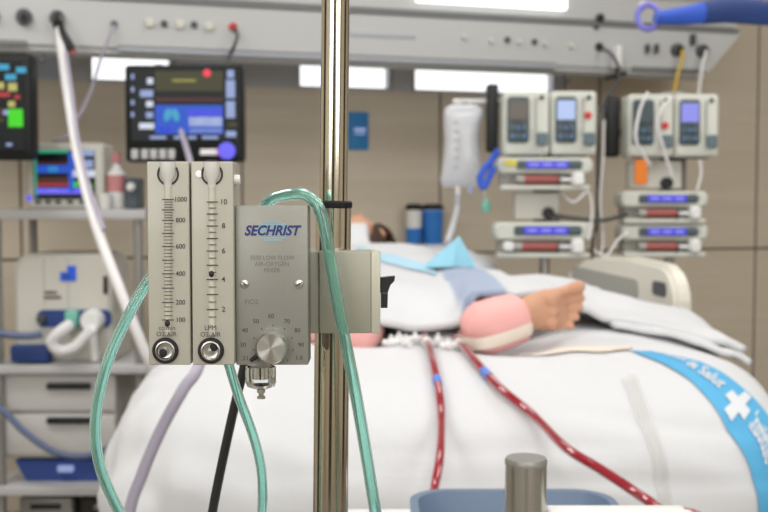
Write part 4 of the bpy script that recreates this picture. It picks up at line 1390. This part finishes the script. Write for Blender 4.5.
# folded second layer at the right hem
b = B(); vs = []
nu2, nv2 = 40, 16
for j in range(nv2+1):
    for i in range(nu2+1):
        u, v = i/nu2, j/nv2
        x = .47 + .232*u + .005*v
        y = cl(min(x, .71), 1) - .035 + .25*v - .02*u
        zz = sheet_z(min(x, .735), y) + .006 + .016*math.sin(PI*min(1, v*2.2+.1)*.5)
        b_z = cl(min(x, .715), 2) - .024 - .004*u
        vs.append(V((x, y, max(min(zz+.012, b_z), sheet_z(min(x, .735), y)+.008) + .003*noise.noise(V((x*20, y*20, 5))))))
fs = [(j*(nu2+1)+i, j*(nu2+1)+i+1, (j+1)*(nu2+1)+i+1, (j+1)*(nu2+1)+i) for j in range(nv2) for i in range(nu2)]
b.add(vs, fs, 'sheet', True); uo = b.build('under_fold', bl_o)
m_ = uo.modifiers.new('t', 'SOLIDIFY'); m_.thickness = .012; m_.offset = 1

# light blue drape, tented
root = thing('surgical_drape', 'light blue folded drape standing like a tent on the blanket by the pillow', 'drape', (0.17, 2.95, 1.0))
q = at_root(root)
DY = 2.95
top = W(459, 236, DY); fl = W(422, 272, DY-.03); fr_ = W(478, 278, DY-.03); ml = W(452, 274, DY-.09); bk = W(470, 276, DY+.07)
bl_bvh = BVHTree.FromPolygons([v.co.copy() for v in bl_o.data.vertices], [tuple(p.vertices) for p in bl_o.data.polygons])
def on_blanket(p, off=.004):
    h = bl_bvh.ray_cast(V((p.x, p.y, 2.0)), V((0, 0, -1)))
    return V((p.x, p.y, (h[0].z if h[0] is not None else p.z) + off))
fl, fr_, ml, bk = [on_blanket(p) for p in (fl, fr_, ml, bk)]
def tri_sheet(q, a, b_, c, m, n=10, th=.004, amp=.006):
    vs = []; idx = {}
    for i in range(n+1):
        for j in range(n+1-i):
            u, v = i/n, j/n
            p = a*(1-u-v) + b_*u + c*v
            p = p + V((0, -1, .2))*amp*(noise.noise(p*25) - 1.2*math.sin(PI*u)*v)
            f_ = on_blanket(p, .003); p.z = max(p.z, f_.z)
            idx[i, j] = len(vs); vs.append(p)
    fs = []
    for i in range(n):
        for j in range(n-i):
            fs.append((idx[i, j], idx[i+1, j], idx[i, j+1]))
            if i+j < n-1: fs.append((idx[i+1, j], idx[i+1, j+1], idx[i, j+1]))
    q.add(vs, fs, m, True)
tri_sheet(q, top, fl, ml, 'drape_blue'); tri_sheet(q, top, ml, fr_, 'drape_blue'); tri_sheet(q, top, fr_, bk, 'drape_blue'); tri_sheet(q, top, bk, fl, 'drape_blue')
q.build('drape_cloth', root)
# blue hem strip near the clamp
def blanket_top(x, y):
    hy, hz, rz = cl(x, 1), cl(x, 2), cl(x, 3); k = min(1, (y-hy)/(3.34-hy)/.38); k = k*k*(3-2*k); return hz+(rz-hz)*k + .02*max(0, min(1, (y-2.9)/.4))
b = B(); vs = []
for i in range(25):
    u = i/24
    x = -.08 + .22*u; y = 3.12 - .25*u
    for dy in (-.05, -.025, 0, .025, .05):
        vs.append(on_blanket(V((x, y+dy, 1.0)), .004))
b.add(vs, [(i*5+k, i*5+k+1, (i+1)*5+k+1, (i+1)*5+k) for i in range(24) for k in range(4)], 'hem_blue', True)
o = b.build('stripe_cloth', bl_o); o['label'] = 'light blue hem stripe'

# ------------------------------------------------------------------ red cannulas
def cannula(label, pts, bandpts, start):
    root = thing('blood_line', label, 'tube', pts[-1], group='red blood lines from the bedding')
    q = at_root(root); q.tube(pts, .0070, 'blood', n=16, per=12); q.build('line_tube', root)
    ps = spline(pts, 12)
    i = bandpts
    q = at_root(root); q.tube(ps[i:i+4], .0077, 'band_blue', raw=True); o = q.build('marker_band', root); o['label'] = 'blue marker band'
    q = at_root(root); q.tube(ps[10:16], .0095, 'white_plastic', raw=True); q.build('connector', root)
    for j in (30, 37, 44, 52, 60, 68, 74):
        pass
    return root
def off(px, py, Y): return W(px, py, Y)
cannula('red blood line hanging nearly straight down the sheet beside the clamp', [on_sheet(425, 340.5, .0095), on_sheet(427, 346, .0095), on_sheet(430, 354, .0095), on_sheet(434, 371, .0095), on_sheet(439, 395, .012), on_sheet(441, 425, .017), W(440, 455, 1.52), W(435, 485, 1.45), W(430, 515, 1.38), W(420, 600, 1.3), V((.05, 1.3, .3))], 42, 1)
cannula('red blood line sweeping diagonally to the lower right over the sheet', [on_sheet(456, 340.5, .014), on_sheet(459, 345, .013), on_sheet(464, 352, .012), on_sheet(477, 369, .0095), on_sheet(500, 394, .013), on_sheet(532, 424, .021), W(565, 447, 1.52), W(600, 469, 1.46), W(632, 490, 1.41), W(660, 510, 1.36), W(720, 560, 1.3), V((.45, 1.3, .3))], 40, 1)
# scattered white connectors on the sheet
g = 'white line connectors lying at the blanket hem'
for i, (px, py, rz) in enumerate(((391, 345, .3), (399, 340.5, 1.0), (406, 346, 2.0), (415, 342, .4), (438, 343, 1.4), (448, 348, .2))):
    p = on_sheet(px, py, .0095)
    lab = ['nearest the clamp lever', 'second from the clamp lever, towards the blanket', 'third from the clamp lever, towards the camera', 'just left of the straight red line, nearest it', 'between the red lines, upper', 'between the red lines, lower'][i]
    root = thing('line_connector', 'small white tube connector on the sheet ' + lab, 'connector', p, rz, g)
    q = B(); q.cyl((-.016, 0, 0), (.016, 0, 0), .0055, 'white_plastic', n=14); q.build('connector_body', root)
    q = B(); q.cyl((-.004, 0, 0), (.004, 0, 0), .0085, 'white_plastic', n=14); q.cyl((0, 0, 0), (0, 0, .014), .003, 'white_plastic', n=10); q.build('tap', root)
# clear strap hanging over the sheet
M['strap_film'] = mat('white_film', (214, 213, 210), 0.5, alpha=0.45)
root = thing('plastic_strap', 'translucent white strap lying down the bed foot left of the blue band', 'strap', on_sheet(640, 440))
q = at_root(root)
lft = [(622, 378), (630, 400), (640, 425), (650, 455), (656, 485), (658, 512), (659, 560)]
vs = []
for x, y in [(p.x, p.y) for p in spline([V((a, c, 0)) for a, c in lft], 6)]:
    for k in range(5):
        vs.append(on_sheet(x + 3.4*k, y - 0.6*k, .006 + .003*math.sin(PI*k/4)))
nn = len(vs)//5
q.add(vs, [(i*5+k, i*5+k+1, (i+1)*5+k+1, (i+1)*5+k) for i in range(nn-1) for k in range(4)], 'strap_film', True)
q.build('strap_film', root)

# ================================================================== FOREGROUND POLE
PY = 0.715
pt = W(336.2, -60, PY); pm = W(334.5, 203, PY); pbm = W(330.2, 530, PY)
ax = (pt - pbm).normalized()
root = thing('iv_pole', 'shiny steel pole standing in front carrying the gas blender', 'pole', (pbm.x - ax.x/ax.z*pbm.z, PY, 0))
def onax(z): return pbm + ax*((z-pbm.z)/ax.z)
RL, RU = .0119, .0094
b = at_root(root); b.cyl(onax(.06), onax(pm.z), RL, 'steel', n=64); b.build('lower_tube', root)
b = at_root(root); b.cyl(onax(pm.z), onax(2.0), RU, 'steel', n=64); b.build('upper_tube', root)
b = at_root(root); b.lathe(onax(pm.z-.002), [(.0094, .0035), (.0118, .0035), (.0126, .0025), (.0126, -.0005), (.0119, -.0015)], 'rubber', ax, 40); b.build('collar_ring', root)
b = at_root(root); b.tube([onax(2.0), onax(2.03)+V((.03, 0, .01)), onax(2.03)+V((.07, 0, -.01)), onax(2.03)+V((.08, 0, .02))], .004, 'steel'); b.tube([onax(2.0), onax(2.03)+V((-.03, 0, .01)), onax(2.03)+V((-.07, 0, -.01)), onax(2.03)+V((-.08, 0, .02))], .004, 'steel'); b.build('hook', root)
b = at_root(root); b.lathe(onax(.06), [(0, .03), (.02, .03), (.03, .02), (.03, -.015), (0, -.015)], 'steel', (0, 0, 1), 24); hub = b.build('base_hub', root)
for k in range(5):
    a = 2*PI*k/5 - PI/2
    e = onax(.06) + V((math.cos(a)*.27, math.sin(a)*.27, 0)); e.z = .055
    b = at_root(root); b.tube([onax(.06)+V((0, 0, 0)), onax(.065)+V((math.cos(a)*.1, math.sin(a)*.1, .0)), e], .011, 'steel'); lg = b.build('leg', root)
    b = at_root(root); b.cyl((e.x, e.y, e.z), (e.x, e.y, .04), .006, 'steel_dull'); t = V((-math.sin(a), math.cos(a), 0)); b.cyl(V((e.x, e.y, .026))-t*.01, V((e.x, e.y, .026))+t*.01, .026, 'rubber'); b.build('caster', lg)

# ================================================================== GAS BLENDER
GY = 0.66
KX = GY/FPX
gr = thing('gas_blender', 'grey air and oxygen blender with two flowmeters clamped to the steel pole', 'gas blender', W(235, 365, GY))
def G(px, py, Y=GY): return W(px, py, Y)
def gt(px, py, Y): return Matrix.Translation(W(px, py, Y)) @ FACE
q = at_root(gr); a0, a1 = G(235, 205.5), G(308.3, 365)
q.box(((a0.x+a1.x)/2, GY+.0118, (a0.z+a1.z)/2), (a1.x-a0.x, .0236, a0.z-a1.z), 'plate', .0007, 2)
bodyo = q.build('blender_body', gr)
TY = GY - .00012
q = at_root(gr)
q.text('SECHRIST', 13.6*KX, 'navy', gt(271.5, 231, TY-.0001), shear=.28, bold=.034, space=1.0, squash=.93)
q.build('logo_lettering', bodyo)
q = at_root(gr)
ell = []
for k in range(9):
    yy = -9 + 18*k/8
    hw = 18*math.sqrt(max(0.05, 1-(yy/10.5)**2))
    pbox(q, 273-hw, 231+yy-.75, 273+hw, 231+yy+.75, TY-.00002, .0002, 'logo_blue')
q.build('logo_oval', bodyo)
q = at_root(gr)
for s, y, w in (('3500 LOW FLOW', 258, 6.4), ('AIR-OXYGEN', 264.2, 6.4), ('MIXER', 270.4, 6.4)):
    q.text(s, w*KX, 'ink_grey', gt(272, y, TY), squash=.9)
q.text('FiO2', 7*KX, 'ink_grey', gt(251.5, 302, TY))
for s, x, y in (('.21', 245, 358.5), ('30', 243, 345), ('40', 245, 330.5), ('50', 256, 321.5), ('60', 271, 316), ('70', 287, 321.5), ('80', 297.5, 330.5), ('90', 301, 345), ('1.0', 299, 358)):
    q.text(s, 6.2*KX, 'ink', gt(x, y, TY))
for k in range(9):
    a = math.radians(225 - 33.75*k)
    for rr in (20.5,):
        x, y = 273 + rr*math.cos(a), 346 - rr*math.sin(a)
        pbox(q, x-.4, y-1, x+.4, y+1, TY, .0002, 'ink')
q.build('printed_text', bodyo)
for px in (244.5, 299.3):
    q = at_root(gr); q.lathe(G(px, 284), [(0, -.0012), (.0018, -.0012), (.0026, -.0006), (.0026, .0003)], 'steel_dull', (0, 1, 0), 20)
    c = G(px, 284, GY-.0013); q.box(c, (.0042, .0004, .0006), 'ink', rot=Matrix.Rotation(.7 if px < 250 else -.5, 4, 'Y')); q.build('screw', gr)
# dial
q = at_root(gr)
c = G(272.5, 346)
q.lathe(c, [(.0103, -.0003), (.0106, -.001), (.0106, -.0055), (.0098, -.008)], 'chrome', (0, 1, 0), 48)
dialo = q.build('dial', gr)
q = B(); q.lathe((0, 0, 0), [(.0098, -.008), (.0086, -.0098), (.0001, -.0098)], 'dial', (0, 1, 0), 64)
o = q.build('dial_face', dialo); o.location = c - gr.location
q = at_root(gr); p0 = G(259.5, 354.5, GY-.002); p1 = G(250.5, 360.5, GY-.0012); q.cyl(p0, p1, .0017, 'black', .0012, n=12); q.build('pointer', dialo)
# water trap
q = at_root(gr); c = G(261, 366.5, GY+.012)
q.lathe(c, [(.0096, 0), (.0098, -.003), (.0098, -.010), (.0088, -.0125), (.004, -.0145), (.002, -.0148), (.002, -.0138), (.008, -.0118), (.0088, -.0098), (.0088, 0)], 'clear', (0, 0, 1), 36)
trap = q.build('water_trap', gr); trap['label'] = 'clear water trap bowl'
q = at_root(gr); q.cyl(c, c+V((0, 0, -.0075)), .0072, 'chrome'); q.build('filter', trap)
q = at_root(gr); q.lathe(c, [(0, -.0142), (.0026, -.0142), (.0026, -.0165), (.0016, -.017), (.0016, -.0185), (.0026, -.019), (.0026, -.0205), (0, -.0205)], 'steel_dull', (0, 0, 1), 18); q.build('drain_nipple', trap)

# flowmeters
FY = 0.655
def flow(x0, x1, cx, tops, bot, name):
    q = at_root(gr); a0, a1 = W(x0, 161.5, FY), W(x1, 365, FY)
    q.box(((a0.x+a1.x)/2, FY+.0095, (a0.z+a1.z)/2), (a1.x-a0.x, .019, a0.z-a1.z), 'acrylic', .0009, 3)
    body = q.build('flowmeter', gr)
    return body
f1 = flow(146.5, 190.6, 168, None, None, 'l')
f2 = flow(190.8, 234.6, 212, None, None, 'r')
kf = FY/FPX
q = at_root(gr)
for b_, cx, label in ((f1, 168, 'left'), (f2, 212, 'right')):
    q = at_root(gr)
    q.cyl(W(cx, 187, FY+.0004), W(cx, 335, FY+.0004), 3.6*kf, 'tubeglass', n=20); t = q.build('flow_tube', b_)
    # top fitting: dark seat and clear plug
    q = at_root(gr); c = W(cx, 174, FY-.0002)
    pts = [c + V((10*kf*math.sin(t_), 0, -10.5*kf*math.cos(t_))) for t_ in [math.radians(-128+256*i/30) for i in range(31)]]
    q.tube(pts, 1.0*kf, 'ink', raw=True, n=8); q.build('seat_ring', b_)
    q = at_root(gr)
    q.lathe(W(cx, 166, FY+.0006), [(8.2*kf, .0025), (8.2*kf, -.005), (5.0*kf, -.009), (4.0*kf, -.013), (0, -.013)], 'acrylic_back', (0, 0, 1), 28); q.build('plug', b_)
    q = at_root(gr); q.lathe(W(cx, 161.5, FY+.0055), [(7*kf, -.0004), (7*kf, .0006), (5*kf, .0009), (0, .0009)], 'black', (0, 0, 1), 24); q.build('top_cap', b_)
    # bottom fitting
    q = at_root(gr); c = W(165.5 if label == 'left' else 211, 350.5, FY)
    q.lathe(c, [(9*kf, -.0010), (10.5*kf, -.0026), (12.3*kf, -.0024), (13.2*kf, -.0008), (13.2*kf, .0003)], 'rubber', (0, 1, 0), 40); ring = q.build('seal_ring', b_)
    q = at_root(gr); q.lathe(c, [(9.8*kf, -.0020), (8.6*kf, -.0022), (7.4*kf, -.0008), (5*kf, -.0004), (0, -.0010)], 'steel_dull', (0, 1, 0), 40); q.build('fitting', ring)
    q = at_root(gr); p = W((165.5 if label == 'left' else 211)+(-2.5 if label == 'left' else 3), 353 if label == 'left' else 347, FY-.0009); q.ball(p, (4*kf, .0006, 4.5*kf), 'rubber', n=16, k=10); q.build('bore', ring)
    # float
    q = at_root(gr); py = 274 if label == 'right' else 323.5
    q.ball(W(cx-.6, py, FY-3.4*kf), (2.7*kf, 2.2*kf, 3.2*kf), 'black'); q.build('float', b_)
    # scale
    q = at_root(gr)
    SY = FY - 3.75*kf
    def tick(x_a, x_b, y, w=.5, Y=SY): pbox(q, x_a, y-w, x_b, y+w, Y, .0002, 'ink')
    if label == 'left':
        ys = {1000: 199.5, 800: 220.3, 600: 246.5, 400: 273.8, 200: 302.5, 100: 320}
        vals = [1000, 800, 600, 400, 200, 100]
        def yy(v):
            for a_, c_ in zip(vals, vals[1:]):
                if v >= c_: return ys[a_] + (ys[c_]-ys[a_])*(a_-v)/(a_-c_)
        v = 1000
        while v >= 100:
            maj = v % 100 == 0
            tick(162 if maj else 164.3, 174 if maj else 172.6, yy(v), .5 if maj else .36)
            v -= 25
        for v in vals:
            q.text(str(v), 6.8*kf, 'ink', gt(180.5, ys[v], FY-.0003), bold=.005, squash=.95)
        q.text('cc/min', 6.4*kf, 'ink', gt(167, 328, SY-.0001)); q.text('O2/AIR', 6.6*kf, 'ink', gt(166.5, 334.3, SY-.0001))
    else:
        ys = {10: 202, 8: 226, 6: 251, 4: 279.5, 2: 309.5}
        vals = [10, 8, 6, 4, 2]
        def yy(v):
            for a_, c_ in zip(vals, vals[1:]):
                if v >= c_: return ys[a_] + (ys[c_]-ys[a_])*(a_-v)/(a_-c_)
            return ys[2] + (2-v)*15
        v = 10.0
        while v >= 1.5:
            maj = v % 1 == 0
            tick(206.6 if maj else 208.6, 218 if maj else 216.4, yy(v), .55 if maj else .4)
            v -= .5
        for v in vals:
            q.text(str(v), 7.4*kf, 'ink', gt(223.5, ys[v], FY-.0003), bold=.005)
        q.text('LPM', 7.0*kf, 'ink', gt(210.5, 328, SY-.0001)); q.text('O2/AIR', 6.6*kf, 'ink', gt(210.5, 334.6, SY-.0001))
    q.build('printed_scale', b_)
q = at_root(gr); a0 = W(235.5, 180, FY+.006); q.lathe(a0, [(.0, .003), (.003, .003), (.0035, .001), (.0035, -.001), (.003, -.003), (0, -.003)], 'acrylic_back', (1, 0, 0), 20); q.build('side_plug', gr)
q = at_root(gr); c = W(199, 174, FY-.0001); q.lathe(c, [(0, -.0006), (3.4*kf, -.0005), (3.8*kf, .0002)], 'white_plastic', (0, 1, 0), 20); q.build('stopper', gr)
# manifold joining flowmeters and body behind
q = at_root(gr); a0, a1 = W(200, 235, FY), W(262, 350, FY)
q.box(((a0.x+a1.x)/2, FY+.0265, (a0.z+a1.z)/2), (a1.x-a0.x, .015, a0.z-a1.z), 'clamp', .001, 2); q.build('manifold', gr)

# clamp
CY = .684
q = at_root(gr)
def cbox(x0, y0, x1, y1, Ya, Yb, m, bev=.0008):
    a0, a1 = W(x0, y0, Ya), W(x1, y1, Ya)
    q.box(((a0.x+a1.x)/2, (Ya+Yb)/2, (a0.z+a1.z)/2), (a1.x-a0.x, Yb-Ya, a0.z-a1.z), m, bev, 2)
cbox(298, 251.5, 319, 333.5, CY+.002, .7025, 'clamp')
cbox(319, 251.5, 371, 333.5, CY, .7025, 'clamp')
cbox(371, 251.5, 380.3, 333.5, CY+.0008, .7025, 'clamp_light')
q.box((onax(1.1).x+.022, .7185, (W(0, 251.5, CY).z+W(0, 333.5, CY).z)/2), (.014, .032, (W(0, 251.5, CY).z-W(0, 333.5, CY).z)*.96), 'clamp', .001, 2)
q.box((onax(1.1).x+.004, .738, (W(0, 251.5, CY).z+W(0, 333.5, CY).z)/2), (.05, .018, (W(0, 251.5, CY).z-W(0, 333.5, CY).z)*.9), 'clamp', .001, 2)
cl_o = q.build('pole_clamp', gr)
q = at_root(gr)
def poly_prism(q, pix, Y0, Y1, m):
    a = [W(x, y, Y0) for x, y in pix]; b_ = [V((p.x, Y1, p.z)) for p in a]; n = len(a)
    q.add(a+b_, [tuple(range(n)), tuple(range(n, 2*n))[::-1]] + [(i, n+i, n+(i+1) % n, (i+1) % n) for i in range(n)], m)
poly_prism(q, [(380, 278), (395, 276.5), (394.5, 281), (390.5, 285), (388, 292), (387.5, 308), (380.8, 308), (380.8, 294), (380, 292)], CY+.004, CY+.014, 'black')
lev = q.build('clamp_lever', cl_o)
q = at_root(gr); a0, a1 = W(381, 293.2, CY), W(387.8, 294.5, CY); q.box(((a0.x+a1.x)/2, CY+.0038, (a0.z+a1.z)/2), (a1.x-a0.x, .0006, a0.z-a1.z), 'outlet_grey'); q.build('lever_groove', lev)

# oxygen tubes and hoses of the blender
def near_tube(label, pts, r, m, name='oxygen_tube', cat='tube', inner=.68, part='tube_wall', group='clear green oxygen tubes of the blender', n=20):
    root = thing(name, label, cat, pts[-1], group=group)
    q = at_root(root); q.tube(pts, r, m, n=n, inner=inner, per=12); q.build(part, root)
    return root
near_tube('clear green tube bowing out left of the flowmeters and down', [W(176, 262, .6875), W(160, 268, .686), W(146, 284, .682), W(127, 318, .675), (W(109, 358, .67)), W(98, 400, .668), W(95.5, 435, .668), W(100, 466, .67), W(110, 493, .675), W(124, 520, .68), W(160, 580, .69), V((-.10, .70, .7))], .0036, 'teal_tube')
near_tube('clear green tube dropping from under the blender beside the water trap', [W(226, 355, .681), W(231, 372, .682), W(240, 400, .684), W(252, 432, .686), W(260, 462, .688), W(262.5, 488, .69), W(261, 520, .69), W(250, 600, .69), V((-.10, .69, .7))], .0032, 'teal_tube')
near_tube('clear green tube arching over the blender top and down across the clamp', [W(256, 226, .697), W(262, 211, .694), W(272, 199.3, .690), W(288, 194.8, .680), W(305, 195, .673), W(318, 206.5, .669), W(325.5, 231, .668), W(331, 266, .668), W(338, 305, .668), W(346, 345, .669), W(355, 390, .67), W(363, 435, .671), W(370, 478, .672), W(377, 525, .673), W(388, 620, .675), V((.0, .68, .7))], .0039, 'teal_tube')
near_tube('black hose slanting down from behind the blender', [W(246, 355, .80), W(243, 372, .80), W(236, 400, .80), W(227, 440, .80), W(219, 478, .80), W(212, 515, .80), W(198, 600, .80), V((-.14, .80, .6))], .0036, 'blackhose', 'gas_hose', 'hose', 0, 'hose_wall', None, 16)

# ================================================================== CART WITH BASIN, NEAR POST
zc_ = .82
root = thing('trolley', 'white trolley with steel post at the bottom edge in front of the bed', 'trolley', (.16, 1.08, 0))
q = at_root(root); q.box((.16, 1.10, zc_-.012), (.44, .40, .024), 'white_plastic', .006); q.build('tray_top', root)
q = at_root(root); q.box((.16, 1.10, .25), (.44, .40, .02), 'white_plastic', .006); q.build('lower_shelf', root)
for sx in (-.04, .36):
    for y in (.92, 1.28):
        q = at_root(root); q.cyl((sx, y, .05), (sx, y, zc_-.02), .010, 'steel_dull'); lg = q.build('leg', root)
        q = at_root(root); q.cyl((sx-.01, y, .025), (sx+.01, y, .025), .025, 'rubber'); q.build('caster', lg)
pp = W(526, 458, .94)
q = at_root(root); q.cyl((pp.x, .94, zc_), (pp.x, .94, pp.z-.004), .0185, 'steel_dull', n=48); post = q.build('post', root)
q = at_root(root); q.lathe((pp.x, .94, pp.z-.005), [(.0188, 0), (.0190, .003), (.0178, .0055), (0, .0055)], 'rack_post', (0, 0, 1), 40); q.build('post_cap', post)
q = at_root(root)
h0 = W(549, 513.5, .93); h1 = W(690, 512, .93)
q.box(((h0.x+h1.x)/2, .94, h0.z-.006), (h1.x-h0.x, .03, .014), 'white_plastic', .003); q.cyl((h1.x-.01, .94, zc_), (h1.x-.01, .94, h1.z-.008), .007, 'steel_dull'); q.build('guard_rail', root)
# basin
bc = W(508, 490, 1.19)
root = thing('basin', 'blue grey plastic basin on the trolley behind the steel post', 'basin', (bc.x, 1.085, zc_+.001))
hb = bc.z - zc_
def rr(w, d, r, z, n=8):
    out = []
    for cx, cy, a0 in ((w-r, d-r, 0), (-w+r, d-r, PI/2), (-w+r, -d+r, PI), (w-r, -d+r, 1.5*PI)):
        for k in range(n+1):
            a = a0 + PI/2*k/n; out.append(V((cx+r*math.cos(a), cy+r*math.sin(a), z)))
    return out
prof = [rr(.085, .085, .03, 0), rr(.105, .10, .04, hb-.012), rr(.112, .107, .045, hb-.006), rr(.112, .107, .045, hb), rr(.103, .098, .04, hb), rr(.099, .094, .038, hb-.01), rr(.08, .08, .03, .005)]
vs = [p for r_ in prof for p in r_]; n = len(prof[0])
q = B(); q.add(vs, [(i*n+k, i*n+(k+1) % n, (i+1)*n+(k+1) % n, (i+1)*n+k) for i in range(len(prof)-1) for k in range(n)], 'basin', True)
q.add(vs, [tuple(range(n))[::-1], tuple(range((len(prof)-1)*n, len(prof)*n))], 'basin'); q.build('basin_shell', root)

# ================================================================== LIGHT AND CAMERA
def area(name, loc, target, size, power, col=(1, 1, 1)):
    L = bpy.data.lights.new(name, 'AREA'); L.shape = 'RECTANGLE'; L.size, L.size_y = size; L.energy = power; L.color = col
    o = bpy.data.objects.new(name, L); COL.objects.link(o); o.location = loc
    o.rotation_euler = (V(target)-V(loc)).to_track_quat('-Z', 'Y').to_euler()
    return o
for x, y, p in ((0.15, 1.5, 15), (0.15, -0.3, 18), (1.8, 2.6, 34), (-1.5, 2.3, 32), (-1.6, -0.6, 20), (1.9, -0.3, 20), (0.1, -2.0, 30), (0.1, 3.4, 8)):
    area('ceiling_panel_light', (x, y, 2.75), (x, y, 0), (1.2, .6), p, (1, .985, .965))  # unseen overhead lights; side and rear ones added to brighten walls and front
for x, w in ((-1.75, 1.8), (1.75, 2.2)):
    area('window_daylight', (x, -2.7, 2.0), (x*.4, 4.0, 1.5), (w, 1.2), 42, (.97, .985, 1))  # two added fill areas behind the camera; no window stands there
wd = bpy.data.worlds.new('room_air'); bpy.context.scene.world = wd
wd.use_nodes = True
wd.node_tree.nodes['Background'].inputs[0].default_value = (1, .98, .95, 1)
wd.node_tree.nodes['Background'].inputs[1].default_value = 0.6

cam = bpy.data.cameras.new('camera'); cam.lens = 50; cam.sensor_width = 36
co = bpy.data.objects.new('camera', cam); COL.objects.link(co)
co.location = CAM; co.rotation_euler = (PI/2 - PITCH, 0, 0)
cam.clip_start = .05
cam.dof.use_dof = True; cam.dof.focus_distance = .66; cam.dof.aperture_fstop = 12.5
sc = bpy.context.scene
sc.camera = co
sc.view_settings.view_transform = 'Standard'; sc.view_settings.look = 'None'
sc.view_settings.gamma = 1; sc.view_settings.use_curve_mapping = False
sc.view_settings.exposure = -0.2
